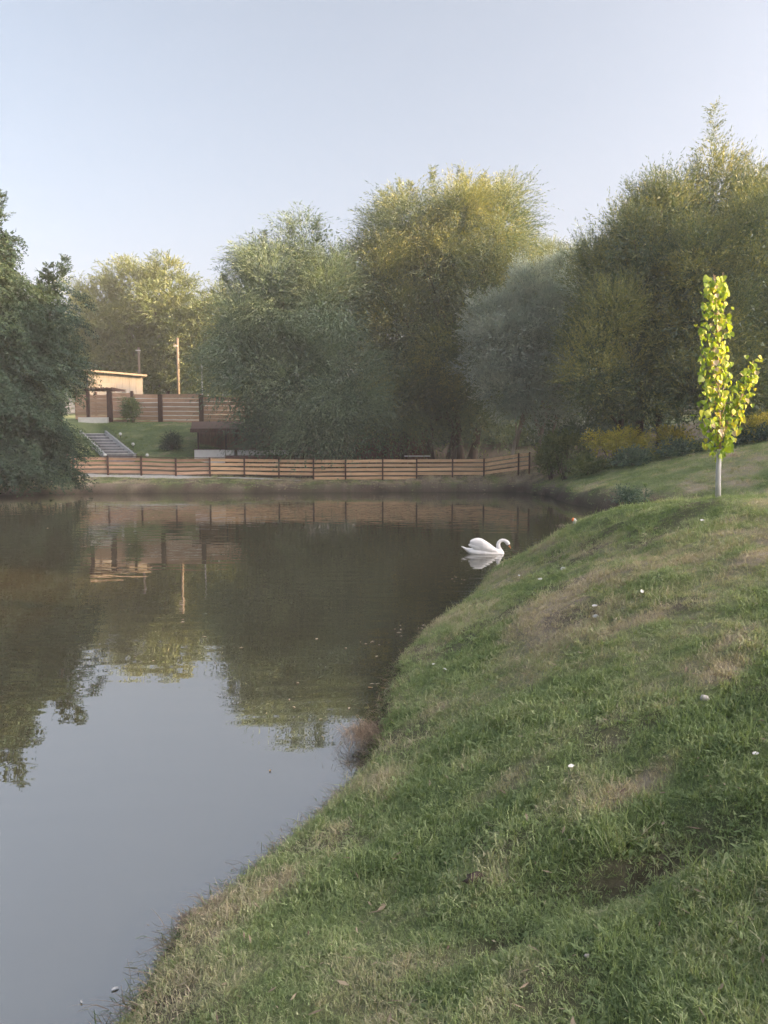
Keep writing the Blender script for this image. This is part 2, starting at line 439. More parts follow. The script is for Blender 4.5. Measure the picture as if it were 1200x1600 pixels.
ctrl = [(x, y, 0.14) for x, y in pond[3:20]] + [(x, y, 0.42) for x, y in pond[20:29]] + [(x, y, 0.45) for x, y in pond[29:37]] + [(x, y, .3) for x, y in pond[37:]] + [(-8, -22, .3), (-4.2, -12, .2)]
ctrl += [
    # near bank, along the right edge of the view and inside it
    (0, 0, .85), (1.07, 2.1, .92), (1.45, 2.9, 1.02), (2.4, 4.8, 1.3), (3.5, 7.0, 1.70), (4.72, 9.4, 1.88), (4.12, 9.5, 1.90),
    (0.2, 2.4, .62), (0.9, 5, .72), (1.6, 7.5, .88), (2.6, 10.5, 1.18), (3.2, 9.0, 1.50), (3.3, 12.6, 1.32), (3.75, 11.4, 1.62),
    (3.4, 14.6, .72), (4.6, 13.4, 1.15), (5.2, 15.6, .55), (6.4, 13, 1.15), (7.5, 16, .9),
    (2.2, 0, 1.25), (5, 2, 2.05), (6, 7, 2.1), (9, 10, 2.2), (8, -6, 2.3), (14, 2, 3.4), (13, 14, 2.0), (12.5, 19, 1.2), (20, 10, 4.4), (3, -10, 1.4), (10, -15, 2.6),
    # right bank
    (9.4, 33.0, 0.85), (9.6, 38, 1.0), (11.2, 33.5, 1.35), (13.5, 33, 1.95), (15.5, 31, 2.45), (13.2, 26.5, 1.35), (15.5, 25.5, 1.75), (19, 27, 2.6), (12, 38, 1.75), (14, 42, 2.3), (18, 38, 2.9), (25, 30, 4.0), (26, 45, 4.2), (12, 48, 2.2),
    # far bank
    (8.4, 45.0, 1.22), (6, 45.3, .88), (3, 45.3, .85), (1, 45.2, .64), (-4, 45.2, .64), (-6, 45.2, .70), (-10, 45.2, .84), (-16, 45.2, .9), (-20, 45, .92), (6, 49, 1.25), (0, 49, 1.1), (-8, 49, 1.1), (-12.5, 48.4, 1.15), (-16.5, 48.4, 1.15), (-20, 47, 1.2),
    (0, 56, 1.6), (8, 60, 2.4), (-9, 54.0, 1.5), (-9, 59.5, 3.9), (-12, 50, 1.75), (-16, 50, 1.75), (-12, 57.6, 4.2), (-16, 57.6, 4.2), (-20, 57.6, 4.2), (-14, 53.8, 2.95), (-18.5, 53.8, 2.95), (-22, 52, 2.3), (-14, 62, 4.5), (-22, 64, 4.8), (-24, 58, 4.3), (-30, 50, 3), (-25, 42, .9),
    (0, 66, 3.6), (-20, 80, 6), (0, 85, 5.5), (25, 70, 5), (-45, 60, 5), (-45, 20, 3), (45, 10, 6), (45, 60, 6), (-45, -15, 3), (0, 110, 7), (-60, 110, 7), (60, 110, 8), (35, -10, 5), (0, -40, 3), (-30, -45, 3), (30, -40, 5)]
ctrl = np.array(ctrl)
_, keep = np.unique(ctrl[:, :2].round(2), axis=0, return_index=True)
ctrl = ctrl[keep]
def _phi(r):
    return r                      # linear kernel: local, no overshoot
def _rbf_fit():
    n = len(ctrl)
    d = np.hypot(ctrl[:, None, 0] - ctrl[None, :, 0], ctrl[:, None, 1] - ctrl[None, :, 1])
    A = np.zeros((n + 3, n + 3)); A[:n, :n] = np.sqrt(d**2 + 0.35**2)
    A[:n, n] = 1; A[:n, n+1:] = ctrl[:, :2]; A[n, :n] = 1; A[n+1:, :n] = ctrl[:, :2].T
    return np.linalg.solve(A, np.concatenate([ctrl[:, 2], [0, 0, 0]]))
_w = _rbf_fit()
SUN_S = np.array([math.cos(SUN_AZ), -math.sin(SUN_AZ)])
SHADE_RIDGE_T = 60.0
shade_ridge_q = np.array([-90, -40, 4.0, 8.0, 13.0, 18.0, 36.0, 40.0, 44.0, 46.0, 49.0, 51.0, 54.5, 57.5, 90, 140])
shade_ridge_h = np.array([17, 20, 21.0, 18.1, 18.1, 31.0, 33.0, 27.5, 27.5, 34.0, 32.0, 29.5, 31.0, 22.0, 18.0, 18.0])  # unseen ridge, added and shaped to keep sun off bank and lower crowns

def height(x, y, detail=True):
    x = np.asarray(x, float); y = np.asarray(y, float)
    sh = x.shape; xf = x.ravel(); yf = y.ravel()
    z = np.zeros(len(xf))
    n = len(ctrl)
    for i0 in range(0, len(xf), 20000):
        xs = xf[i0:i0+20000]; ys = yf[i0:i0+20000]
        d = np.sqrt((xs[:, None] - ctrl[None, :, 0])**2 + (ys[:, None] - ctrl[None, :, 1])**2 + 0.35**2)
        z[i0:i0+20000] = d @ _w[:n] + _w[n] + xs * _w[n+1] + ys * _w[n+2]
    s = pond_sd(xf, yf) + 0.16 * (fbm(xf * 1.9 + 4, yf * 1.9, 3) - 0.5) + 0.05 * (fbm(xf * 9, yf * 9, 2) - 0.5)
    land = np.maximum(z, 0.10)
    # lumpy turf
    land += 0.10 * (fbm(xf * 0.9 + 5, yf * 0.9, 3) - 0.5) * sstep(0.3, 1.5, s)
    if detail:
        land += 0.075 * (fbm(xf * 3.2, yf * 3.2 + 9, 3) - 0.5) * sstep(0.1, 0.8, s) + 0.03 * (fbm(xf * 11, yf * 11, 2) - 0.5)
    # the washed-out hollow near the camera
    hx = (xf - 1.05) / 0.42; hy = (yf - 2.92) / 0.16
    land -= 0.12 * np.exp(-(hx**2 + hy**2))
    hx = (xf - 0.42) / 0.16; hy = (yf - 2.72) / 0.08
    land -= 0.05 * np.exp(-(hx**2 + hy**2))
    # terraced gully on the crest
    u = (xf - 3.0) * 0.55 - (yf - 10.6) * 0.83
    land -= 0.14 * np.exp(-((xf - 2.75) / 0.9)**2 - ((yf - 10.2) / 0.9)**2) * (0.4 + fbm(xf * 2.2, yf * 2.2, 3))
    # the stair cutting
    cxs = -17.35 - (yf - 50.5) * 0.655
    cut = 1.50 + (yf - 50.5) * 0.245
    inc = (np.abs(xf - cxs) < 1.3) & (yf > 49.5) & (yf < 58.3)
    land = np.where(inc, np.minimum(land, cut), land)
    q = xf * math.sin(SUN_AZ) + yf * math.cos(SUN_AZ); w = xf * SUN_S[0] + yf * SUN_S[1]
    H = np.interp(q, shade_ridge_q, shade_ridge_h)
    prof = sstep(SHADE_RIDGE_T - 20, SHADE_RIDGE_T, w) * (1 - sstep(SHADE_RIDGE_T + 4, SHADE_RIDGE_T + 40, w))
    land = np.maximum(land, H * prof + land * (1 - prof))
    edge = np.clip(s / 0.22, 0, 1)
    edge = edge**0.6
    bed = -0.25 - 0.6 * sstep(0, 4, -s)
    zz = np.where(s > 0, -0.10 + (land + 0.10) * edge, np.maximum(bed, -0.10 + s * 1.2))
    return zz.reshape(sh), s.reshape(sh)

def axis(a, b, fine0, fine1, step, grow, in0, in1, cap=0.42):
    """grid lines: fine near the camera, up to cap metres apart in view, coarser beyond"""
    mid = list(np.arange(fine0, fine1 + 1e-6, step))
    lo = []; st = step; p = fine0
    while p > a:
        st = min(st * grow, cap if p > in0 else 2.4); p -= st; lo.append(p)
    hi = []; st = step; p = fine1
    while p < b:
        st = min(st * grow, cap if p < in1 else 2.4); p += st; hi.append(p)
    return np.array(lo[::-1] + mid + hi)

def tint_field(x, y):
    a = fbm(x * 1.1 + 3, y * 0.8 + 40, 4)
    b = fbm(x * 0.35 + 11, y * 0.3 + 7, 3)
    c = fbm(x * 4.0 + 50, y * 4.0 + 3, 3)
    t = 0.43 + 1.7 * (a - 0.5) + 0.7 * (b - 0.5) + 1.1 * (c - 0.5)
    # barer towards the foot-worn top and on the crest
    t += 0.22 * np.exp(-((x - 1.25) / 0.5)**2 - ((y - 2.5) / 0.5)**2) + 0.30 * np.exp(-((x - 2.3) / 0.35)**2 - ((y - 4.6) / 0.9)**2) + 0.12 * np.exp(-((x - 3.2) / 1.5)**2 - ((y - 11) / 2.2)**2)
    t -= 0.30 * np.exp(-((x + 0.1) / .75)**2 - ((y - 2.7) / 1.1)**2)
    t -= 0.22 * np.exp(-((x - 0.4) / 1.0)**2 - ((y - 4.4) / 1.5)**2) + 0.12 * np.exp(-((x + 0.5) / .6)**2 - ((y - 3.6) / 1.)**2)
    for cx, cy, ax, bx, rot_, am in ((2.0, 4.4, .55, .12, .55, .6), (1.35, 3.6, .35, .10, .4, .55), (.48, 2.0, .12, .30, .3, .55), (3.1, 6.4, .8, .22, .7, .4), (2.3, 4.9, .5, .08, .5, .5), (1.25, 2.45, .30, .14, .1, .5), (.75, 4.1, .4, .10, .6, .3), (1.8, 7.6, .8, .2, .9, .35), (2.4, 8.6, .9, .16, .8, .35)):
        ca, sa = math.cos(rot_), math.sin(rot_)
        uu = (x - cx) * ca + (y - cy) * sa; vv = -(x - cx) * sa + (y - cy) * ca
        t = t + am * np.exp(-(uu / ax)**2 - (vv / bx)**2) * (0.5 + c)
    t += 0.30 * sstep(42, 43, y) * (1 - sstep(46, 47, y))
    t -= 0.25 * sstep(28, 31, y) * sstep(9, 10, x)
    t -= 0.28 * sstep(49, 51, y) * (x < -9) * (x > -26)
    t += 0.06 * sstep(12, 20, y)
    return np.clip(t, 0.02, 1.0)

def soil_field(x, y, s):
    n = fbm(x * 2.5, y * 2.5 + 77, 4)
    k = (1 - sstep(0.06, 0.26, s + 0.3 * (n - 0.5)))
    far = sstep(17, 26, y)
    k = np.maximum(k, far * (1 - sstep(0.05, 0.4, s + 0.5 * (n - 0.5))))
    gx = ((x - 2.75) / 0.9)**2 + ((y - 10.3) / 1.1)**2
    k = np.maximum(k, 0.75 * np.exp(-gx) * sstep(0.40, 0.60, n))
    k = np.maximum(k, 0.9 * (1 - sstep(.5, 1.7, s + 1.2 * (n - 0.5))) * sstep(21, 23, y) * (1 - sstep(31, 34, y)) * (x > 7))
    hx = (x - 1.05) / 0.46; hy = (y - 2.99) / 0.17
    k = np.maximum(k, 0.85 * np.exp(-(hx**2 + hy**2)))
    hx = (x - 0.42) / 0.16; hy = (y - 2.75) / 0.08
    k = np.maximum(k, 0.8 * np.exp(-(hx**2 + hy**2)))
    k = np.maximum(k, 0.55 * sstep(0.62, 0.72, fbm(x * 1.7 + 90, y * 1.7, 3)) * (y < 20))
    k = np.maximum(k, 0.6 * sstep(.35, .55, n) * sstep(42, 43, y) * (1 - sstep(45.3, 46, y)))
    # darker earth behind the low fence and under the willows
    k = np.maximum(k, 0.85 * sstep(45.3, 45.8, y) * sstep(-10.5, -9, x) * (1 - sstep(60, 70, y)))
    k = np.maximum(k, 0.75 * sstep(45.3, 45.8, y) * (1 - sstep(48.6, 49.6, y)) * (x < -9))
    return np.clip(k, 0, 1)

gx = axis(-160, 170, -2.4, 6.2, 0.075, 1.12, -30, 22)
gy = axis(-120, 260, 1.4, 13.5, 0.075, 1.06, 0, 62)
X, Y = np.meshgrid(gx, gy)
Z, S = height(X, Y)
nx, ny = len(gx), len(gy)
me = bpy.data.meshes.new('ground')
me.vertices.add(nx * ny)
me.vertices.foreach_set('co', np.stack([X, Y, Z], -1).astype(np.float32).ravel())
ii, jj = np.meshgrid(np.arange(nx - 1), np.arange(ny - 1))
a0 = (jj * nx + ii).ravel()
quad = np.stack([a0, a0 + 1, a0 + nx + 1, a0 + nx], -1).astype(np.int32)
me.loops.add(quad.size); me.loops.foreach_set('vertex_index', quad.ravel())
me.polygons.add(len(quad)); me.polygons.foreach_set('loop_start', np.arange(0, quad.size, 4, dtype=np.int32))
me.polygons.foreach_set('use_smooth', np.ones(len(quad), bool))
me.update(calc_edges=True)
t_ = me.attributes.new('tint', 'FLOAT', 'POINT'); t_.data.foreach_set('value', tint_field(X, Y).astype(np.float32).ravel())
t_ = me.attributes.new('soil', 'FLOAT', 'POINT'); t_.data.foreach_set('value', soil_field(X, Y, S).astype(np.float32).ravel())
t_ = me.attributes.new('wet_shade', 'FLOAT', 'POINT'); t_.data.foreach_set('value', (0.9 * (1 - sstep(0.02, 0.30, Z))).astype(np.float32).ravel())
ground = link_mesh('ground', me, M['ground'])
tag(ground, 'grassy pond bank and slopes around the water', kind='structure')

def hz(x, y):
    return float(height(np.array([x]), np.array([y]))[0][0])

def hit(px, py, dmax=70):
    """where the view ray through a pixel meets the ground"""
    r = ray(px, py)
    ks = np.linspace(1.5, dmax, 1500) / r.y
    xs = r.x * ks; ys = r.y * ks; zs = EYE + r.z * ks
    h = height(xs, ys)[0]
    i = np.argmax(zs < np.maximum(h, 0))
    if zs[i] >= max(h[i], 0): i = len(ks) - 1
    return Vector((xs[i], ys[i], max(h[i], 0.0)))

# water sheet
wm = MB(); wm.v = [(-120, -60, 0), (60, -60, 0), (60, 60, 0), (-120, 60, 0)]; wm.f = [(0, 1, 2, 3)]
water = wm.build('water', M['water'])
tag(water, 'still brown pond mirroring trees and evening sky', kind='structure')

# ------------------------------------------------------------------ trees
def spray_leaves(P, D, length, m, leaf_l, leaf_w, droop, spread, clump_v, r, pinnate=False):
    """P,D (n,3): start and direction of sprays; returns quads (n*m,4,3) and values"""
    n = len(P)
    t = (np.arange(m) + 0.6) / m
    L = length * r.uniform(0.6, 1.25, n)
    tt = t[None, :, None]
    curve = P[:, None, :] + D[:, None, :] * (L[:, None, None] * tt) + np.array([0, 0, -1.0]) * (droop * L[:, None, None] * tt**2)
    tang = norm(D[:, None, :] + np.array([0, 0, -1.0]) * (2 * droop * tt))
    rnd = r.normal(size=(n, m, 3))
    if pinnate:
        sd = norm(np.cross(tang, np.array([0, 0, 1.0]) + r.normal(size=(n, 1, 3)) * 0.35))
        sgn = np.where(np.arange(m) % 2 == 0, 1.0, -1.0)[None, :, None]
        ax = norm(sd * sgn + tang * 0.45 + rnd * spread * 0.35 + np.array([0, 0, -0.25]))
    else:
        ax = norm(tang + rnd * spread)
    side = norm(np.cross(ax, r.normal(size=(n, m, 3))))
    ll = (leaf_l * r.uniform(0.6, 1.3, (n, m)))[..., None]; lw = (leaf_w * r.uniform(0.7, 1.3, (n, m)))[..., None]
    p = curve + r.normal(size=(n, m, 3)) * 0.03
    Q = np.stack([p + side * lw * 0.5, p + ax * ll, p - side * lw * 0.5], axis=2)
    val = np.clip(clump_v[:, None] + r.normal(size=(n, m)) * 0.13, 0, 1)
    return Q.reshape(-1, 3, 3), val.reshape(-1)

def sphere_pts(n, r, up_bias=0.0):
    v = norm(r.normal(size=(n, 3)))
    if up_bias:
        v[:, 2] += up_bias; v = norm(v)
    return v

def make_crown(lobes, style, r, density=1.0):
    """lobes: list of (centre, (rx,ry,rz)). style: dict. returns quads, values, clump centres"""
    Qs = []; Vs = []; cents = []
    for lobe in lobes:
        c = np.array(lobe[0]); rad = np.array(lobe[1]); vshift = lobe[2] if len(lobe) > 2 else -0.05
        area = 4 * math.pi * ((rad[0]*rad[2])**1.6 / 3 + (rad[0]*rad[1])**1.6 / 3 + (rad[1]*rad[2])**1.6 / 3)**(1/1.6)
        nsub = max(6, int(area / style['clump_area']))
        d = sphere_pts(nsub, r)
        rr = r.uniform(0.55, 1.04, nsub)**0.6
        sub_c = c + d * rad * (rr * (0.92 - style['clump_r'] / max(rad.max(), .5) * 0.45))[:, None]
        cents.append(sub_c)
        sub_r = style['clump_r'] * r.uniform(0.6, 1.35, nsub)
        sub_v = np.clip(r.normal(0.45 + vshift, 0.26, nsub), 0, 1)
        k = max(4, int(style['sprays'] * density))
        idx = np.repeat(np.arange(nsub), k)
        dd = sphere_pts(len(idx), r, style.get('dome', 0.3))
        outd = norm(d[idx] * 0.8 + dd)
        P = sub_c[idx] + outd * (sub_r[idx] * r.uniform(style.get('shell', 0.25), 1.05, len(idx)))[:, None] * np.array([1, 1, style.get('flat', 1.0)])
        if style.get('bough'):
            hd = norm(d[idx] * np.array([1, 1, 0.0]) + r.normal(size=(nsub, 3))[idx] * np.array([.3, .3, 0.0]))
            u = r.uniform(0, 1, len(idx))
            lat = np.stack([-hd[:, 1], hd[:, 0], np.zeros(len(idx))], -1) * (r.uniform(-1, 1, len(idx)) * (0.85 - 0.5 * u) * sub_r[idx])[:, None]
            P = sub_c[idx] + hd * (u * style['bough'])[:, None] + lat + np.array([0, 0, -1.0]) * (style['bough'] * .55 * u**2 + np.abs(r.normal(0, .10, len(idx))))[:, None]
            outd = norm(hd + lat * .5 + np.array([0, 0, 0.25]))
        D = norm(outd * np.array([1, 1, 0.7]) + np.array([0, 0, style['rise']]) + r.normal(size=P.shape) * 0.25)
        rel = np.clip((P[:, 2] - (c[2] - rad[2])) / (2 * rad[2]), 0, 1)
        droop = style['droop'] * (1 - style.get('top_up', 0.0) * rel)
        v = np.clip(sub_v[idx] + r.normal(size=len(idx)) * 0.08, 0, 1)
        for lo, hi in ((0, 0.5), (0.5, 2)):
            mm = (rel >= lo) & (rel < hi)
            if mm.sum() == 0: continue
            Q, V = spray_leaves(P[mm], D[mm], style['spray_len'], style['m'], style['leaf_l'], style['leaf_w'], float(np.mean(droop[mm])), style['spread'], v[mm], r, style.get('pinnate', False))
            Qs.append(Q); Vs.append(V)
        # inner foliage: fewer, larger leaves
        ni = int(nsub * style.get('inner', 14) * density)
        di = sphere_pts(ni, r)
        Pi = c + di * rad * (r.uniform(0.0, 0.74, ni)**0.5)[:, None]
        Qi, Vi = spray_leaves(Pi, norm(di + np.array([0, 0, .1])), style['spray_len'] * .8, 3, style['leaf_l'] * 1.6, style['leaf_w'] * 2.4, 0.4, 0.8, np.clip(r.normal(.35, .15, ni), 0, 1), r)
        Qs.append(Qi); Vs.append(Vi)
    return np.concatenate(Qs), np.concatenate(Vs), np.concatenate(cents)

WILLOW = dict(clump_area=5.6, clump_r=1.4, sprays=125, spray_len=2.1, m=14, leaf_l=0.17, leaf_w=0.040, droop=1.0, spread=0.28, rise=0.4, top_up=0.85, inner=60, dome=0.9, shell=0.6, shoots=26)
UPRIGHT = dict(clump_area=3.6, clump_r=1.15, sprays=98, spray_len=1.15, m=11, leaf_l=0.15, leaf_w=0.040, droop=0.4, spread=0.42, rise=0.6, top_up=1.3, inner=50, dome=0.6, shell=0.4, shoots=50)
SILVER = dict(clump_area=2.3, clump_r=0.75, sprays=70, spray_len=1.0, m=10, leaf_l=0.16, leaf_w=0.044, droop=0.35, spread=0.35, rise=0.45, top_up=0.8, inner=24, dome=0.8, shell=0.6, shoots=60)
LOCUST = dict(clump_area=1.35, clump_r=0.95, sprays=38, spray_len=0.85, m=20, leaf_l=0.13, leaf_w=0.06, droop=0.65, spread=0.4, rise=0.1, flat=0.22, top_up=0.4, inner=60, pinnate=True, bough=1.6)
FAR = dict(clump_area=6.5, clump_r=2.0, sprays=70, spray_len=1.4, m=9, leaf_l=0.27, leaf_w=0.085, droop=0.5, spread=0.5, rise=0.35, top_up=0.6, inner=40, dome=0.9, shell=0.5, shoots=14)
SHRUB = dict(clump_area=0.5, clump_r=0.4, sprays=24, spray_len=0.5, m=7, leaf_l=0.13, leaf_w=0.045, droop=0.4, spread=0.5, rise=0.5, top_up=0.5, inner=6)

def px_lobe(px, py, d, rx, rz, depth=None):
    k = m_per_px(d)
    c = at(px, py, d)
    return (tuple(c), (rx * k, (depth if depth else 0.5 * (rx + min(rz, 1.3 * rx))) * k, rz * k))

def tree(name, label, cat, base, lobes, style, leaf, bark='bark', trunks=None, trunk_r=0.22, seed=1, density=1.0, group=None, spires=()):
    r = np.random.default_rng(seed)
    root = empty(name, base)
    tag(root, label, cat, group)
    b = np.array(base)
    Q, V, cents = make_crown(lobes, style, r, density)
    # leading shoots standing out of the outline
    for tip, foot, wid in spires:
        tip = np.array(tip); foot = np.array(foot)
        n = int(110 * density * np.linalg.norm(tip - foot) / 3)
        t = r.uniform(0, 1, n)
        ang = r.uniform(0, 2*math.pi, n)
        P = foot + (tip - foot) * t[:, None]
        D = norm(np.stack([np.cos(ang), np.sin(ang), np.full(n, 0.75)], -1))
        Qs, Vs = [], []
        for lo in (0, .33, .66):
            mm = (t >= lo) & (t < lo + .34)
            q, v = spray_leaves(P[mm], D[mm], wid * (1.0 - lo * 1.05) + 0.15, style['m'], style['leaf_l'] * .9, style['leaf_w'] * .9, 0.15, style['spread'], np.clip(r.normal(.5, .15, mm.sum()), 0, 1), r)
            Qs.append(q); Vs.append(v)
        Q = np.concatenate([Q] + Qs); V = np.concatenate([V] + Vs)
    extra = []
    for k in range(style.get('shoots', 0)):
        c, rad = lobes[int(r.integers(len(lobes)))][:2]
        d = norm(r.normal(size=3) * np.array([1, 1, .6]) + np.array([0, 0, .75]))
        foot = np.array(c) + d * np.array(rad) * .85
        ln = r.uniform(.7, 1.7)
        n = int(26 * ln)
        t = r.uniform(0, 1, n)
        ax = norm(d * .6 + np.array([0, 0, .9]) + r.normal(size=3) * .15)
        P = foot + ax * (ln * 1.3 * t)[:, None]
        an = r.uniform(0, 2 * math.pi, n)
        D = norm(np.stack([np.cos(an), np.sin(an), np.full(n, .9)], -1))
        extra.append(spray_leaves(P, D, .42, style['m'] // 2 + 1, style['leaf_l'], style['leaf_w'], .1, style['spread'], np.clip(r.normal(.55, .15, n), 0, 1), r))
    if extra:
        Q = np.concatenate([Q] + [e[0] for e in extra]); V = np.concatenate([V] + [e[1] for e in extra])
    Q = Q - b
    zmin = 0.12 - b[2]
    low = Q[:, :, 2].min(axis=1) > zmin
    Q = Q[low]; V = V[low]
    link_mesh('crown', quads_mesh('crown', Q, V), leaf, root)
    # trunk and limbs
    top = cents.mean(axis=0)
    tops = trunks if trunks else [((0, 0), tuple(top))]
    for (ox, oy), tp in tops:
        a = Vector((ox, oy, -0.3)); e = Vector(tp) - Vector(base)
        pts = []
        for i in range(7):
            f = i / 6
            p = a.lerp(e, f)
            bow = math.sin(f * math.pi)
            pts.append(p + Vector((r.normal() * .10, r.normal() * .10, 0)) * (1 if 0 < i < 6 else 0) + Vector((0.25 * bow * r.uniform(-1, 1), 0, 0)))
        tr = trunk_r * r.uniform(.8, 1.15)
        rad = [tr * (1.35 if i == 0 else 1 - 0.12 * i) for i in range(7)]
        MB().tube(pts, rad, 9).build('trunk', M[bark], root, smooth=True)
    mb = MB()
    main = Vector(tops[0][1]) - Vector(base)
    for i in r.choice(len(cents), min(len(cents), 26), replace=False):
        e = Vector(cents[i] - b)
        ox, oy = tops[int(r.integers(len(tops)))][0]
        f = r.uniform(0.2, 0.8)
        k = int(r.integers(len(tops)))
        a = Vector((tops[k][0][0], tops[k][0][1], 0)).lerp(Vector(tops[k][1]) - Vector(base), f)
        if (e - a).length < .4: continue
        mid = a.lerp(e, 0.5) + Vector((r.normal() * .2, r.normal() * .2, 0.12 * (e - a).length))
        rr = trunk_r * 0.36 * (1.2 - f)
        mb.tube([a, a.lerp(mid, .5), mid, mid.lerp(e, .5), e], [rr, rr * .85, rr * .65, rr * .45, rr * .2], 6)
    mb.build('limbs', M[bark], root, smooth=True)
    return root

def L(d, *rows):
    return [px_lobe(x, y, d, rx, rz) for x, y, rx, rz in rows]

def cascades(d, *rows):
    """boughs standing proud of the crown towards the viewer, with leaves set paler than the rest"""
    return [px_lobe(x, y, d, rx, rz, depth=rx * .8) + (0.14,) for x, y, rx, rz in rows]

def gbase(px, d):
    x = (px - 600) / F_PX * d
    return (x, d, hz(x, d))

tree('weeping_willow', 'dark green weeping willow left of the tallest golden-topped tree, hanging behind the low fence', 'tree', gbase(455, 49.5),
     L(49.5, (435, 570, 80, 105), (388, 500, 38, 62), (425, 445, 42, 66), (485, 425, 40, 70), (382, 575, 38, 62), (485, 590, 68, 90), (505, 500, 40, 80), (430, 645, 38, 34), (490, 678, 52, 32), (545, 682, 44, 30), (425, 690, 26, 18)) + cascades(45.8, (512, 490, 26, 74), (468, 600, 30, 66), (402, 590, 26, 54), (432, 480, 26, 50), (545, 620, 30, 62), (500, 668, 34, 34), (375, 530, 20, 44)),
     WILLOW, M['willow_leaf'], trunks=[((0, 0), at(450, 560, 49.5)), ((0.5, 0.2), at(490, 560, 50)), ((-.2, .5), at(400, 560, 50))], trunk_r=.24, seed=11,
     spires=[(at(410, 362, 49.5), at(420, 420, 49.5), .7), (at(455, 348, 49.5), at(450, 410, 49.5), .7), (at(497, 338, 49.5), at(490, 400, 49.5), .8), (at(380, 405, 49.5), at(390, 450, 49.5), .6), (at(350, 430, 49.5), at(365, 470, 49.5), .5)])
tree('golden_willow', 'tallest central willow with sunlit golden crown above the shaded fence', 'tree', gbase(675, 53),
     L(53, (690, 398, 92, 86), (608, 420, 52, 85), (772, 390, 50, 82), (655, 530, 110, 115), (570, 580, 62, 90), (760, 490, 68, 105), (690, 610, 72, 50), (562, 480, 40, 64), (600, 645, 55, 34), (745, 615, 42, 48), (640, 662, 46, 22), (715, 648, 46, 26), (785, 640, 32, 40)) + cascades(48.6, (640, 530, 34, 68), (590, 455, 30, 62), (705, 545, 32, 58), (765, 460, 32, 70), (690, 415, 36, 54), (742, 615, 28, 46), (650, 362, 30, 44), (778, 368, 26, 44), (615, 640, 36, 40), (720, 345, 28, 32)),
     WILLOW, M['gold_willow_leaf'], trunks=[((0, 0), at(670, 500, 53)), ((1.2, .5), at(740, 480, 53)), ((2.6, .2), at(770, 520, 52.5)), ((-1.6, .4), at(600, 520, 53)), ((1.9, -.5), at(720, 560, 52))], trunk_r=.30, seed=12,
     spires=[(at(675, 262, 53), at(680, 330, 53), .8), (at(720, 262, 53), at(715, 330, 53), .8), (at(755, 272, 53), at(745, 340, 53), .8), (at(790, 290, 53), at(780, 350, 53), .7), (at(600, 300, 53), at(610, 370, 53), .7), (at(820, 330, 53), at(805, 390, 53), .6), (at(640, 285, 53), at(650, 340, 53), .7)])
tree('background_tree', 'pale green tree peeping between the golden willow and the right-hand willows', 'tree', gbase(875, 62),
     L(62, (870, 480, 55, 95), (915, 500, 45, 80), (850, 560, 60, 80)), UPRIGHT, M['far_leaf'], seed=13,
     spires=[(at(875, 380, 62), at(872, 420, 62), .7), (at(900, 400, 62), at(897, 440, 62), .6)])
tree('background_tree', 'dark tree filling the gap behind the willow trunks, right of the plank cabin', 'tree', gbase(760, 64),
     L(64, (730, 560, 70, 70), (800, 600, 75, 75), (770, 665, 80, 40), (860, 650, 60, 55), (700, 655, 40, 40)), FAR, M['willow_leaf'], seed=19)
tree('background_tree', 'dark bushy tree behind the silver willow trunks', 'tree', gbase(905, 60),
     L(60, (900, 620, 60, 60), (950, 650, 60, 50), (870, 690, 60, 30), (990, 640, 60, 60)), FAR, M['willow_leaf'], seed=20)
tree('silver_willow', 'bluish grey silver-leaved willow between the golden willow and the right-hand willows', 'tree', gbase(803, 46.5),
     L(45.5, (800, 545, 60, 56), (850, 500, 50, 60), (770, 510, 36, 38), (885, 450, 36, 46), (870, 580, 54, 52), (800, 610, 44, 38), (895, 540, 36, 62), (755, 560, 26, 36), (840, 640, 40, 26), (900, 620, 36, 40), (835, 450, 26, 34)), SILVER, M['silver_leaf'], bark='pale_bark',
     trunks=[((0, 0), at(822, 600, 46)), ((1.6, .3), at(850, 560, 46.5)), ((2.2, .5), at(885, 560, 46.5))], trunk_r=.13, seed=14)
tree('broad_willow', 'broad green willow left of the tall pointed tree on the right bank', 'tree', gbase(1000, 41),
     L(41, (1000, 465, 85, 145), (955, 480, 50, 100), (1000, 565, 100, 88), (930, 555, 45, 84), (1040, 400, 60, 100), (985, 615, 80, 40)) + cascades(37.6, (958, 505, 30, 66), (1028, 460, 34, 76), (1000, 600, 38, 44), (935, 580, 26, 50), (1040, 350, 26, 50), (985, 400, 28, 50)), UPRIGHT, M['gold_willow_leaf'],
     trunks=[((0, 0), at(1000, 480, 41)), ((-.8, .3), at(950, 500, 41)), ((1.1, .2), at(1040, 480, 41))], trunk_r=.24, seed=15,
     spires=[(at(1010, 285, 41), at(1012, 350, 41), .6), (at(1035, 270, 41), at(1035, 340, 41), .6), (at(960, 350, 41), at(965, 410, 41), .6), (at(985, 310, 41), at(987, 370, 41), .6), (at(935, 405, 41), at(945, 450, 41), .5), (at(905, 385, 41), at(925, 470, 41), .4)])
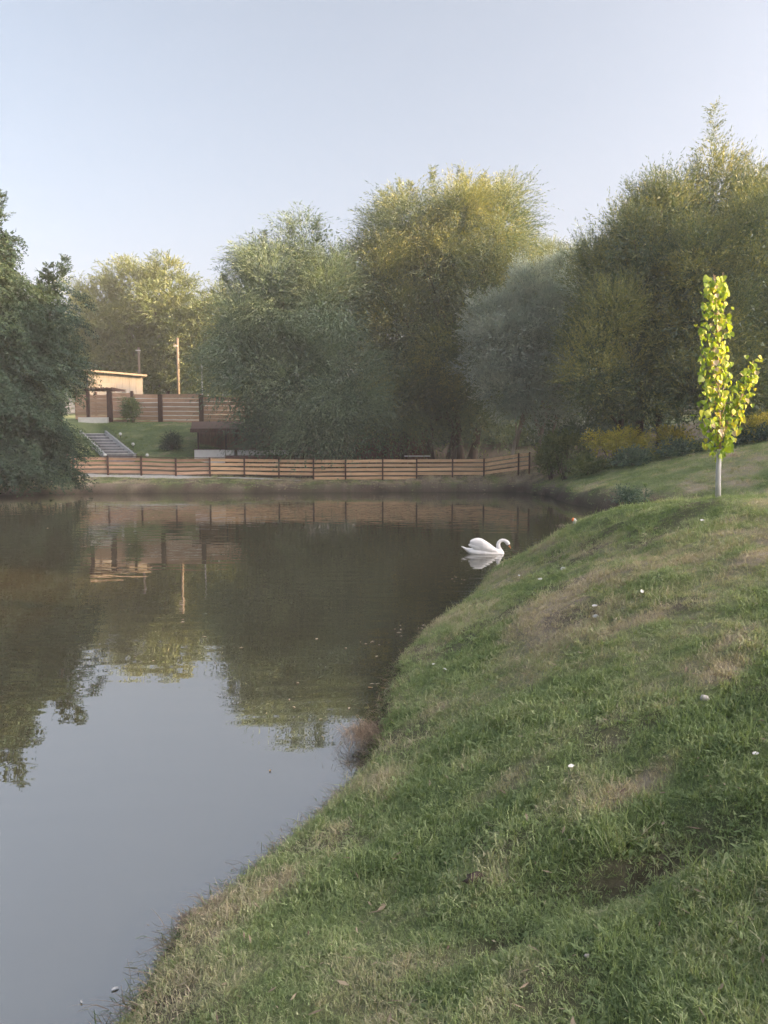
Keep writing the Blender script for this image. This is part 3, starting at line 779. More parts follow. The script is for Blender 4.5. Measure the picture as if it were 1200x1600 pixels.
tree('pointed_willow', 'tall willow with a pointed top, behind the small poplar on the right bank', 'tree', gbase(1120, 40),
     L(40, (1112, 345, 52, 80), (1120, 470, 90, 130), (1180, 420, 60, 120), (1105, 570, 95, 80), (1190, 560, 85, 92), (1250, 480, 80, 170), (1160, 615, 85, 40)) + cascades(36.4, (1082, 530, 34, 66), (1150, 490, 34, 80), (1165, 600, 38, 44), (1090, 410, 28, 60), (1180, 380, 30, 64), (1085, 615, 36, 36)), UPRIGHT, M['gold_willow_leaf'],
     trunks=[((0, 0), at(1112, 300, 40)), ((1.2, .3), at(1180, 420, 40)), ((2.4, .2), at(1240, 480, 40))], trunk_r=.27, seed=16,
     spires=[(at(1117, 165, 40), at(1110, 330, 40), 1.55), (at(1152, 245, 40), at(1145, 340, 40), .9), (at(1085, 265, 40), at(1090, 330, 40), .8), (at(1193, 262, 40), at(1190, 340, 40), .8), (at(1060, 290, 40), at(1070, 350, 40), .7), (at(1165, 240, 40), at(1165, 320, 40), .6)])
tree('locust_tree', 'tall dark locust tree with feathery leaves at the left edge, leaning over the water', 'tree', (-21.0, 40.5, hz(-21.0, 40.5)),
     L(37.5, (-14, 410, 26, 80), (-45, 480, 60, 140), (0, 530, 42, 100), (5, 645, 48, 75), (-55, 665, 60, 75), (0, 712, 44, 36), (-80, 560, 50, 120)), LOCUST, M['locust_leaf'],
     trunks=[((0, 0), at(0, 480, 38.5)), ((-1.5, .4), at(-60, 520, 38.5))], trunk_r=.24, seed=17,
     spires=[(at(0, 298, 37.5), at(-5, 350, 37.5), .7)])
tree('locust_tree', 'smaller dark locust tree with drooping feathery boughs, beside the concrete stairs', 'tree', (-17.6, 42.9, hz(-17.6, 42.9)),
     L(39.5, (76, 490, 16, 66), (74, 580, 18, 74), (62, 650, 26, 62), (66, 705, 22, 34), (50, 560, 26, 80), (56, 730, 30, 18), (78, 724, 16, 16)), LOCUST, M['locust_leaf'],
     trunks=[((0, 0), at(80, 540, 40.5))], trunk_r=.17, seed=18,
     spires=[(at(100, 403, 39.5), at(92, 450, 39.5), .8), (at(75, 415, 39.5), at(75, 460, 39.5), .6)])
far = [('leftmost of the far sunlit trees, between the locust and the shed roof', [(150, 520, 44, 85), (170, 585, 48, 48), (125, 560, 40, 70)], 84, 21),
       ('far sunlit tree directly above the shed roof', [(212, 480, 36, 66), (200, 545, 40, 62), (235, 570, 36, 50)], 82, 22),
       ('highest far sunlit tree rising behind the taller utility pole', [(262, 480, 40, 66), (275, 545, 40, 60), (250, 600, 34, 36)], 80, 23),
       ('low far sunlit tree just left of the weeping willow', [(318, 535, 36, 64), (345, 510, 30, 46), (310, 590, 45, 46), (355, 590, 45, 60)], 78, 24)]
for lab, rows, d, sd in far:
    tree('deciduous_tree', lab, 'tree', gbase(rows[0][0], d), L(d, *rows), FAR, M['far_leaf'], seed=sd, trunk_r=.3, group='far trees behind the shed')

# ------------------------------------------------------------------ far terrace
def px_x(px, d):
    return (px - 600) / F_PX * d

# low fence along the far bank: posts at (photo column, depth, top row, bottom row)
fence_posts = [(62, 44.6, 715, 741), (115, 44.9, 714, 741), (169, 45.2, 714, 741.5), (221, 45.2, 715, 742), (275, 45.2, 717, 743), (328, 45.2, 716, 743.5), (382, 45.2, 716.5, 745), (436, 45.2, 717.5, 748),
               (490, 45.2, 718, 749), (540, 45.2, 718, 749), (598, 45.2, 717.5, 749), (651, 45.2, 717.5, 749), (707, 45.2, 717, 743), (756, 45.2, 717, 743), (810, 44.7, 709, 735), (827, 44.5, 707, 732)]
fence = empty('low_fence', at(500, 748, 45.2))
tag(fence, 'low fence of horizontal tan boards on brown posts along the far water edge', 'fence')
f0 = fence.location.copy()
pts = [(at(p, t, d) - f0, at(p, b, d) - f0) for p, d, t, b in fence_posts]
for top, bot in pts:
    MB().box(bot.x - .042, bot.x + .042, bot.y - .05, bot.y + .05, bot.z - .45, top.z + .03).build('post', M['dark_wood'], fence)
for i in range(len(pts) - 1):
    (ta, ba), (tb, bb) = pts[i], pts[i + 1]
    old = i < 6
    nb = 5 if 8 <= i <= 10 else 4
    H0 = 0.25
    for k in range(nb):
        za = ta.z - .02 - H0 * k; zb = tb.z - .02 - H0 * k
        hgt = .165
        if old and k == 2 and i < 4: hgt = .14
        j = random.uniform(-.012, .012)
        yo = 0.066
        o = Vector((0, yo, 0))
        A = ta + o; B = tb + o
        x0, x1 = ta.x + .012, tb.x - .012
        mb = MB().hexa([(x0, A.y - .014, za - hgt + j), (x1, B.y - .014, zb - hgt - j), (x1, B.y + .014, zb - hgt - j), (x0, A.y + .014, za - hgt + j),
                        (x0, A.y - .014, za + j), (x1, B.y - .014, zb - j), (x1, B.y + .014, zb - j), (x0, A.y + .014, za + j)])
        mb.build('board', M['old_board' if (old and i < 5) else 'board'], fence)
    if i < 8:
        MB().beam(ta + Vector((0, 0, .055)), tb + Vector((0, 0, .05)), .09, .03).build('rail', M['dark_wood'], fence)

# concrete walk at the fence foot
walk = [(90, 44.75, 741.5), (169, 44.8, 743), (275, 44.8, 744.5), (382, 44.8, 746.5), (440, 44.8, 749)]
mb = MB()
for (pa, da, ya), (pb, db, yb) in zip(walk[:-1], walk[1:]):
    a = at(pa, ya, da); b = at(pb, yb, db)
    mb.hexa([(a.x, a.y, a.z - .25), (b.x, b.y, b.z - .25), (b.x, b.y + 1.6, b.z - .25), (a.x, a.y + 1.6, a.z - .25), (a.x, a.y, a.z), (b.x, b.y, b.z), (b.x, b.y + 1.6, b.z + .02), (a.x, a.y + 1.6, a.z + .02)])
tag(mb.build('concrete_path', M['step_edge']), kind='structure')
mb = MB()
a = at(408, 749, 44.7); b = at(470, 750, 44.7); c = at(448, 757, 44.1); d = at(424, 756, 44.1)
mb.hexa([d - Vector((0, 0, .3)), c - Vector((0, 0, .3)), b - Vector((0, 0, .3)), a - Vector((0, 0, .3)), d, c, b, a])
tag(mb.build('concrete_apron', M['concrete']), kind='structure')

# stairs
st = empty('concrete_stairs', at(187, 713, 50.5))
tag(st, 'grey concrete stairs with pale nosings climbing the grass slope beside the locust trees', 'stairs')
s0 = st.location.copy()
NS = 8
for i in range(NS):
    f = i / (NS - 1)
    d = 50.5 + 6.4 * f
    y = 713 - 4.6 + (677.3 - 708.6) * f
    xl = 165.5 + (128 - 165.5) * f; xr = 208.7 + (163 - 208.7) * f
    A = at(xl, y, d) - s0; B = at(xr, y, d) - s0
    stp = MB().box(A.x, B.x, A.y + .02, A.y + 1.0, A.z - .55, A.z - .05).build('step', M['stone_step'], st)
    MB().box(A.x - .004, B.x + .004, A.y - .02, A.y + .98, A.z - .048, A.z).build('nosing', M['step_edge'], stp)
for xl0, xl1 in ((164, 126), (210.5, 165)):
    A = at(xl0, 712.5, 50.3) - s0; B = at(xl1, 675.5, 57.2) - s0
    MB().beam(A + Vector((0, 0, -.04)), B + Vector((0, 0, -.04)), .14, .34).build('stringer', M['concrete'], st)

# garden globes beside the stairs
for px, py, d, lab in ((188, 678, 54.6, 'topmost white globe lamp in the grass right of the stairs'), (208, 694, 52.3, 'middle white globe lamp in the grass right of the stairs'),
                       (230, 711, 50.6, 'lowest white globe lamp in the grass, farthest right of the stairs'), (143, 696.5, 53.0, 'white globe lamp on the left side of the stairs'),
                       (164, 711, 50.2, 'white globe lamp at the foot of the stairs, above a fence post')):
    p = at(px, py, d); g = hz(p.x, p.y)
    g = min(g, p.z - .1)
    root = empty('globe_lamp', (p.x, p.y, g)); tag(root, lab, 'lamp', 'globe lamps by the stairs')
    MB().ball((0, 0, p.z - g), .105, 14, 9).build('globe', M['opal'], root, smooth=True)
    MB().tube([(0, 0, -.1), (0, 0, p.z - g - .09)], [.025, .025], 8).build('stem', M['dark_metal'], root)
for px, lab in ((325, 'left one of three small white lamps on the upper fence'), (337, 'middle one of three small white lamps on the upper fence'), (348.5, 'right one of three small white lamps on the upper fence')):
    p = at(px, 617.5, 60.05)
    root = empty('globe_lamp', (p.x, p.y, p.z - .16)); tag(root, lab, 'lamp', 'small lamps on the upper fence')
    MB().ball((0, 0, .16), .06, 10, 7).build('globe', M['opal'], root, smooth=True)
    MB().tube([(0, 0, -.1), (0, 0, .11)], [.02, .02], 6).build('stem', M['dark_metal'], root)

# upper fence
uf = empty('plank_fence', at(250, 665, 60))
tag(uf, 'tall brown plank fence with narrow gaps on the terrace above the grass slope', 'fence')
u0 = uf.location.copy()
up = [(170, 607, 668), (206, 611, 664), (250, 616.5, 665), (314, 617, 664), (385, 622, 661), (452, 624, 661)]
for k, (px, t, b) in enumerate(up):
    T = at(px, t, 60) - u0; B = at(px, b, 60) - u0
    w = .16 if k in (0, 2, 3) else .09
    MB().box(T.x - w, T.x + w, T.y - .10, T.y + .10, B.z - .5, T.z).build('post', M['dark_wood'], uf)
for i in range(len(up) - 1):
    pa, pb = up[i][0], up[i + 1][0]
    ya = [614, 616, 615.5, 620, 622][i]
    n = 7
    for k in range(n):
        A = at(pa, ya + 6.85 * k, 60) - u0; B = at(pb, ya + 6.85 * k + (1.2 if i > 2 else 0), 60) - u0
        gap = random.choice([.03, .045, .07, .055])
        j = random.uniform(-.02, .02)
        hgt = .342 - gap
        MB().hexa([(A.x, .112, A.z - hgt + j), (B.x, .112, B.z - hgt - j), (B.x, .145, B.z - hgt - j), (A.x, .145, A.z - hgt + j),
                   (A.x, .112, A.z + j), (B.x, .112, B.z - j), (B.x, .145, B.z - j), (A.x, .145, A.z + j)]).build('board', M['old_board'], uf)
# boards left of the pergola, further back
sf = empty('plank_fence', at(150, 650, 62.5))
tag(sf, 'short run of brown planks behind the pergola, left of the tall fence', 'fence')
v0 = sf.location.copy()
for k in range(6):
    A = at(118, 617 + 6.4 * k, 62.5) - v0; B = at(169, 617 + 6.4 * k, 62.5) - v0
    MB().box(A.x, B.x, -.015, .015, A.z - .30, A.z).build('board', M['old_board'], sf)
for px in (118, 149):
    T = at(px, 612, 62.5) - v0; B = at(px, 662, 62.5) - v0
    MB().box(T.x - .08, T.x + .08, .02, .16, B.z - .5, T.z).build('post', M['mid_wood'], sf)
# pale yard wall seen through the gaps
a = at(196, 620, 63.5); b = at(430, 662, 63.5)
yw = MB().box(a.x, b.x, 63.5, 63.75, 3.6, at(300, 622, 63.5).z).build('yard_wall', M['pale_wall'])
tag(yw, 'pale wall showing through the gaps of the upper plank fence', 'wall')
a = at(122, 652, 58.8); b = at(168.5, 674, 58.8)
lw = MB().box(a.x, b.x, 58.8, 59.1, b.z - .6, a.z).build('landing_wall', M['pale_wall'])
tag(lw, 'low white wall at the top of the stairs, behind locust leaves', 'wall')

# pergola
pg = empty('pergola', at(158, 668, 59.4)); tag(pg, 'dark brown pergola gate over the top of the stairs', 'pergola')
p0 = pg.location.copy()
for px, d in ((172.5, 59.4), (137, 59.4), (172, 61.4), (137, 61.4)):
    T = at(px, 612 if d < 60 else 613, d) - p0
    MB().box(T.x - .11, T.x + .11, T.y - .11, T.y + .11, -.5, T.z).build('post', M['dark_wood'], pg)
for d in (59.4, 61.4):
    A = at(132, 611, d) - p0; B = at(176, 611, d) - p0
    MB().box(A.x, B.x, A.y - .06, A.y + .06, A.z - .02, A.z + .16).build('beam', M['dark_wood'], pg)
for k in range(6):
    px = 134 + 8 * k
    A = at(px, 607.5, 59.0) - p0
    MB().box(A.x - .05, A.x + .05, A.y, A.y + 2.9, A.z - .02, A.z + .12).build('rafter', M['dark_wood'], pg)

# shed on the hill
cr = at(138, 600, 72); cl_ = at(223, 600, 73.9)
ang = math.atan2(cl_.y - cr.y, cl_.x - cr.x)
flen = math.hypot(cl_.x - cr.x, cl_.y - cr.y)
sh = empty('cream_shed', (cr.x, cr.y, 4.9), ang)
tag(sh, 'cream panelled shed with a flat overhanging roof, sunlit above the upper fence', 'shed')
zt0 = at(138, 580, 72).z - 4.9; zt1 = at(223, 588, 73.9).z - 4.9
npan = 8
for k in range(npan):
    x0 = flen * k / npan + .008; x1 = flen * (k + 1) / npan - .008
    ze = zt0 + (zt1 - zt0) * (k + .5) / npan - .02
    MB().box(x0, x1, -.03, .05, -.6, ze).build('wall_panel', M['render_wall'], sh)
MB().box(.02, flen - .02, .06, 4.0, -.6, min(zt0, zt1) - .03).build('wall', M['render_wall'], sh)
MB().hexa([(-.35, -.45, zt0), (flen + .35, -.45, zt1), (flen + .35, 4.3, zt1), (-.35, 4.3, zt0), (-.35, -.45, zt0 + .10), (flen + .35, -.45, zt1 + .10), (flen + .35, 4.3, zt1 + .10), (-.35, 4.3, zt0 + .10)]).build('roof', M['roof_sheet'], sh)
MB().hexa([(-.36, -.49, zt0 - .04), (flen + .36, -.49, zt1 - .04), (flen + .36, -.455, zt1 - .04), (-.36, -.455, zt0 - .04), (-.36, -.49, zt0 + .125), (flen + .36, -.49, zt1 + .125), (flen + .36, -.455, zt1 + .125), (-.36, -.455, zt0 + .125)]).build('fascia', M['trim'], sh)
dr = MB().box(.55, 2.35, -.075, -.034, .2, zt0 - 1.0).build('door', M['render_wall'], sh)
for xx in (.53, 2.35):
    MB().box(xx, xx + .05, -.09, -.033, .2, zt0 - .95).build('door_frame', M['trim'], dr)
MB().box(.53, 2.40, -.09, -.033, zt0 - .995, zt0 - .945).build('door_frame', M['trim'], dr)
wx = flen * (189 - 138) / 85
wi = MB().box(wx, wx + .42, -.055, -.033, zt0 - 2.15, zt0 - 1.55).build('window', M['glass_dark'], sh)
MB().box(wx - .06, wx + .48, -.07, -.034, zt0 - 1.55, zt0 - 1.49).build('window_frame', M['trim'], wi)
MB().box(wx - .06, wx, -.07, -.034, zt0 - 2.15, zt0 - 1.55).build('window_frame', M['trim'], wi)

# poles
def pole(name, lab, px, top, bottom, d, r, mat, cat='pole'):
    T = at(px, top, d); B = at(px, bottom, d)
    root = empty(name, (B.x, B.y, min(B.z, hz(B.x, B.y)))); tag(root, lab, cat)
    h = T.z - root.location.z
    MB().tube([(0, 0, -.3), (0, 0, h * .5), (0, 0, h)], [r * 1.15, r, r * .85], 12).build('shaft', mat, root, smooth=True)
    return root, h
r_, h_ = pole('utility_pole', 'taller thick utility pole, sunlit, right of the cream shed', 279, 528, 620, 66, .13, M['pole_wood'])
MB().box(-.30, .02, -.2, -.14, h_ - .75, h_ - .62).build('bracket', M['metal'], r_)
MB().box(-.24, -.14, -.26, -.14, h_ - .62, h_ - .48).build('insulator', M['pole_wood'], r_)
r_, h_ = pole('utility_pole', 'shorter utility pole standing behind the cream shed roof', 218, 543, 600, 77, .14, M['pole_wood'])
MB().box(-.25, .25, -.22, -.15, h_ - .35, h_ - .25).build('bracket', M['metal'], r_)
r_, h_ = pole('street_lamp', 'slender grey lamp post with small head, behind the upper fence', 316.5, 560, 640, 61.2, .05, M['metal'], 'lamp')
MB().box(-.30, .12, -.07, .07, h_ - .03, h_ + .08).build('lamp_head', M['metal'], r_)

# bar pavilion
bp_ = empty('bar_pavilion', at(340, 735, 50.4)); tag(bp_, 'brown roofed bar pavilion with white counter panels behind the low fence', 'pavilion')
b0 = bp_.location.copy()
def bl(px, py, d): return at(px, py, d) - b0
A = bl(298, 674.5, 50.0); B = bl(446, 674.5, 50.0); Cc = bl(446, 662, 55.5); D = bl(300, 662, 55.5)
up_ = Vector((0, 0, .16))
MB().hexa([A, B, Cc, D, A + up_, B + up_, Cc + up_, D + up_]).build('roof', M['mid_wood'], bp_)
MB().box(A.x - .03, B.x + .03, A.y - .06, A.y - .004, A.z - .05, A.z + .20).build('fascia', M['dark_wood'], bp_)
for px, d, w in ((309.5, 50.4, .045), (353, 50.4, .05), (368.5, 50.3, .09), (440, 50.4, .07)):
    T = bl(px, 675, d)
    MB().box(T.x - w, T.x + w, T.y - w, T.y + w, -.4, T.z).build('post', M['dark_wood'], bp_)
x = bl(309, 700, 54).x; k = 0
while x < bl(440, 700, 54).x:
    MB().box(x + .006, x + .444, bl(309, 700, 54).y, bl(309, 700, 54).y + .04, -.2, bl(309, 664, 54).z).build('wall_board', M['mid_wood'], bp_)
    x += .45
for pa, pb, t, b, m in ((303.5, 351.6, 702.6, 715.6, 'white_panel'), (352.4, 366, 703, 711.5, 'white_panel'), (371, 398.6, 703, 711.5, 'white_panel'), (399.4, 430, 703, 711, 'white_panel'), (431, 455, 703.5, 711, 'white_panel')):
    a = bl(pa, t, 49.7); b_ = bl(pb, b, 49.7)
    MB().box(a.x, b_.x, a.y, a.y + .05, b_.z, a.z).build('counter_panel', M[m], bp_)
a = bl(303.5, 716.2, 49.7); b_ = bl(351.6, 740, 49.7)
MB().box(a.x, b_.x, a.y + .01, a.y + .06, b_.z, a.z).build('counter_base', M['pale_wall'], bp_)
a = bl(352, 711.8, 49.7); b_ = bl(455, 722, 49.7)
MB().box(a.x, b_.x, a.y - .05, a.y + .03, b_.z, a.z).build('counter_board', M['red_wood'], bp_)
a = bl(302, 702.2, 49.7); b_ = bl(456, 702.2, 49.7)
MB().box(a.x, b_.x, a.y - .06, a.y + .6, a.z - .01, a.z + .04).build('counter_top', M['dark_wood'], bp_)

# plank cabin behind the willow trunks
cb = empty('plank_cabin', at(620, 716, 56)); tag(cb, 'reddish brown plank cabin half hidden behind the willow trunks', 'cabin')
c0 = cb.location.copy()
xa = at(556, 700, 56).x - c0.x; xb = at(676, 700, 56).x - c0.x
zt = at(600, 655, 56).z - c0.z
x = xa; k = 0
while x < xb - .1:
    pale = x > at(636, 700, 56).x - c0.x
    MB().box(x + .008, min(x + .46, xb) - .008, -.02, .02, -.7, zt + random.uniform(-.03, .03)).build('plank', M['mid_wood' if pale else 'red_wood'], cb)
    x += .46
MB().box(xa + .05, xb - .05, .03, 3.2, -.7, zt - .1).build('body', M['dark_wood'], cb)
MB().hexa([(xa - .3, -.5, zt), (xb + .3, -.5, zt), (xb + .3, 3.6, zt + .7), (xa - .3, 3.6, zt + .7), (xa - .3, -.5, zt + .12), (xb + .3, -.5, zt + .12), (xb + .3, 3.6, zt + .82), (xa - .3, 3.6, zt + .82)]).build('roof', M['roof_sheet'], cb)
tb = empty('garden_table', at(655, 738, 50.5)); tag(tb, 'narrow garden table with a white top in front of the plank cabin', 'table')
t0 = tb.location.copy()
a = at(632, 712, 50.5) - t0; b = at(672, 712, 50.5) - t0
MB().box(a.x, b.x, -.3, .3, a.z - .05, a.z).build('table_top', M['white_panel'], tb)
for xx in (a.x + .12, b.x - .12):
    for yy in (-.22, .22):
        MB().box(xx - .03, xx + .03, yy - .03, yy + .03, -.4, a.z - .05).build('leg', M['dark_wood'], tb)

# ------------------------------------------------------------------ shrubs
def shrub(name, lab, px, py, d, rx, rz, leaf, seed, style=SHRUB, group=None, cat='shrub', density=1.0):
    c, rad = px_lobe(px, py, d, rx, rz)
    r = np.random.default_rng(seed)
    base = (c[0], c[1], hz(c[0], c[1]))
    c = (c[0], c[1], max(c[2], base[2] + .1))
    root = empty(name, base); tag(root, lab, cat, group)
    lob = []
    for k in range(3):
        lob.append(((c[0] + r.normal() * rad[0] * .35, c[1] + r.normal() * .3, c[2] + r.normal() * rad[2] * .15), (rad[0] * r.uniform(.55, .85), rad[1] * .7, rad[2] * r.uniform(.7, 1.05))))
    Q, V, ce = make_crown(lob, style, r, density)
    Q = Q - np.array(base); ok = Q[:, :, 2].min(axis=1) > -.1
    link_mesh('foliage', quads_mesh('foliage', Q[ok], V[ok]), leaf, root)
    mb = MB()
    for i in r.choice(len(ce), min(8, len(ce)), replace=False):
        e = Vector(ce[i] - np.array(base)); a = Vector((r.normal() * .08, r.normal() * .08, -.15))
        mb.tube([a, a.lerp(e, .5) + Vector((0, 0, .1)), e], [.025, .018, .006], 5)
    mb.build('stems', M['bark'], root)
    return root

shrub('shrub', 'loose green shrub at the foot of the silver willow, right of the fence end', 885, 696, 41, 30, 16, M['weed_leaf'], 41)
shrub('shrub', 'long shrub with sunlight painted into its leaves, under the broad willow', 965, 692, 38.0, 48, 7, M['sun_painted_leaf'], 42)
shrub('shrub', 'shrub with sunlight painted into its leaves, just left of the young poplar', 1048, 688, 37.6, 30, 9, M['sun_painted_leaf'], 43)
shrub('shrub', 'shrub with sunlight painted into its leaves, right of the young poplar near the frame edge', 1185, 668, 35.5, 34, 7, M['sun_painted_leaf'], 44)
shrub('shrub', 'dark green shrub overhanging the water right of the fence end', 862, 716, 42.5, 26, 18, M['weed_leaf'], 45)
shrub('shrub', 'rounded dark shrub on the right bank below the sun-painted shrubs', 925, 734, 38, 32, 16, M['weed_leaf'], 46)
shrub('shrub', 'dark shrub below the long sun-painted shrub', 995, 724, 36.5, 34, 10, M['willow_leaf'], 47)
shrub('shrub', 'dark shrub at the top of the grass slope left of the young poplar', 1065, 714, 36, 32, 9, M['willow_leaf'], 48)
shrub('shrub', 'dark shrub behind the trunk of the young poplar', 1135, 700, 35.5, 36, 8, M['willow_leaf'], 49)
shrub('shrub', 'dark shrub at the right frame edge under the willows', 1205, 690, 35, 32, 9, M['willow_leaf'], 50)
shrub('young_tree', 'young leafy tree in front of the upper plank fence', 208, 642, 59.2, 11, 18, M['far_leaf'], 51, cat='tree')
shrub('shrub', 'small round bush on the grass slope above the low fence', 268, 696, 52.0, 9, 9, M['locust_leaf'], 52)
WEED = dict(shell=.3, clump_area=0.18, clump_r=0.22, sprays=12, spray_len=0.32, m=6, leaf_l=0.09, leaf_w=0.035, droop=0.3, spread=0.5, rise=0.7, top_up=0.5, inner=5)
for i, (px, py, d, rx, rz, lab, lf) in enumerate([
        (985, 779, 28.5, 30, 4, 'low weed clump on the dark gully lip', 'willow_leaf')]):
    shrub('weed_clump', lab, px, py, d, rx, rz, M[lf], 60 + i, style=WEED, cat='weeds', group='weeds behind the crest')

# ------------------------------------------------------------------ young poplar
SD = 9.5
sb = at(1122, 771, SD); sb.z = hz(sb.x, sb.y)
sap = empty('young_poplar', sb); tag(sap, 'young poplar with bright yellow-green leaves and whitewashed trunk on the bank crest', 'tree')
def sp(px, py, dy=0.0): return at(px, py, SD + dy) - sb
stem = [sp(1122, 774), sp(1122.5, 735), sp(1124, 702)]
stem[0].z = -.12
MB().tube(stem, [.036, .030, .027], 10).build('trunk', M['whitewash'], sap, smooth=True)
lead = [sp(1124, 703), sp(1124, 640), sp(1122, 580), sp(1121, 520), sp(1119, 470), sp(1117, 430)]
MB().tube(lead, [.024, .017, .013, .010, .008, .004], 8).build('stem', M['twig'], sap, smooth=True)
side = [sp(1125, 690), sp(1138, 660, .05), sp(1156, 625, .05), sp(1168, 595, .05), sp(1177, 563, .05)]
MB().tube(side, [.016, .013, .010, .008, .004], 8).build('branch', M['twig'], sap, smooth=True)
twigs = []
for py in range(690, 450, -17):
    for s_ in (-1, 1):
        ln = random.uniform(18, 30)
        a = sp(1122.5, py); b = sp(1122 + s_ * random.uniform(7, 14), py - ln, random.uniform(-.12, .12))
        MB().tube([a, a.lerp(b, .5) + Vector((s_ * .02, 0, 0)), b], [.006, .005, .002], 5).build('branch', M['twig'], sap, smooth=True)
        twigs.append((a, b))
leaf_meshes = []
prof = [(0, 0), (.32, .02), (.50, .20), (.46, .42), (.28, .72), (0, 1.05), (-.28, .72), (-.46, .42), (-.50, .20), (-.32, .02)]
def leaf_mesh(v, mat, cup):
    vs = [(0, 0.0, .30 * 0)] + []
    verts = [(0.0, -.10 * cup, .42)]
    for x, z in prof:
        verts.append((x, cup * (abs(x) * .5), z))
    faces = [(0, i + 1, (i + 1) % len(prof) + 1) for i in range(len(prof))]
    me = bpy.data.meshes.new('leaf'); me.from_pydata(verts, [], faces); me.update()
    a = me.attributes.new('v', 'FLOAT', 'POINT'); a.data.foreach_set('value', [v] * len(verts))
    me.materials.append(mat)
    return me
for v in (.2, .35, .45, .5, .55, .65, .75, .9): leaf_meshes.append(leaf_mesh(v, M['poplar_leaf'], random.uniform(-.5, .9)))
pale_meshes = [leaf_mesh(v, M['pale_leaf'], .6) for v in (.2, .6, 1.0)]
r = np.random.default_rng(5)
def add_leaf(p, size, mesh, yaw, pit, roll):
    o = bpy.data.objects.new('leaf', mesh); C.objects.link(o); o.parent = sap
    o.location = p; o.scale = (size, size, size); o.rotation_euler = (pit, roll, yaw)
n_leaf = 0
def crown_width(py):   # half width in photo pixels of the leaf column
    return float(np.interp(py, [425, 440, 500, 560, 600, 640, 680, 705, 718], [9, 16, 25, 26, 28, 30, 28, 20, 9]))
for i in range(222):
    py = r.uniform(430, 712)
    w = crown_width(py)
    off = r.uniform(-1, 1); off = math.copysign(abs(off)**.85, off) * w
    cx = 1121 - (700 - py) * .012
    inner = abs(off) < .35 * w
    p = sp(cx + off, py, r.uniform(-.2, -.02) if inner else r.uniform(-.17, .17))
    mesh = pale_meshes[int(r.integers(3))] if (inner and r.random() < .28) else leaf_meshes[int(np.clip(r.normal(2.2 if off < -.3 * w else 4.6, 1.7), 0, 7))]  # left side gets darker leaves: its shade is painted into the leaf colours
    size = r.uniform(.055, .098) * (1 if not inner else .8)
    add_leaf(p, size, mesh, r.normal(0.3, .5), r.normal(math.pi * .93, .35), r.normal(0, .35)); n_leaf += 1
for i in range(72):
    f = r.uniform(0.12, 1.0)
    q = f * 4; k = min(3, int(q)); c = side[k].lerp(side[k + 1], q - k)
    p = c + Vector((r.normal() * .075, r.normal() * .08, r.normal() * .05))
    mesh = pale_meshes[int(r.integers(3))] if r.random() < .2 else leaf_meshes[int(r.integers(2, 8))]
    add_leaf(p, r.uniform(.045, .08), mesh, r.normal(.3, .5), r.normal(math.pi * .93, .35), r.normal(0, .35)); n_leaf += 1

# smaller leaves deeper in the column, joined
fv, ff, va = [], [], []
for i in range(620):
    if r.random() < .74:
        py = r.uniform(436, 716); w = crown_width(py)
        p = sp(1121 - (700 - py) * .012 + r.normal(0, .42) * w, py, r.normal(0, .09))
    else:
        q = r.uniform(.05, 1.0) * 4; k = min(3, int(q)); p = side[k].lerp(side[k + 1], q - k) + Vector((r.normal() * .06, r.normal() * .06, r.normal() * .05))
    mt = Matrix.Translation(p) @ Matrix.Rotation(r.normal(.3, .8), 4, 'Z') @ Matrix.Rotation(r.normal(math.pi * .9, .5), 4, 'X') @ Matrix.Scale(r.uniform(.035, .068), 4)
    b = len(fv)
    fv += [tuple(mt @ v.co) for v in leaf_meshes[3].vertices]
    ff += [tuple(b + q_ for q_ in pl.vertices) for pl in leaf_meshes[3].polygons]
    va += [float(np.clip(r.normal(.5, .25), 0, 1))] * len(leaf_meshes[3].vertices)
fm = bpy.data.meshes.new('small_leaves'); fm.from_pydata(fv, [], ff); fm.update()
fa = fm.attributes.new('v', 'FLOAT', 'POINT'); fa.data.foreach_set('value', va)
sl = link_mesh('small_leaves', fm, M['poplar_leaf'], sap); sl['kind'] = 'stuff'

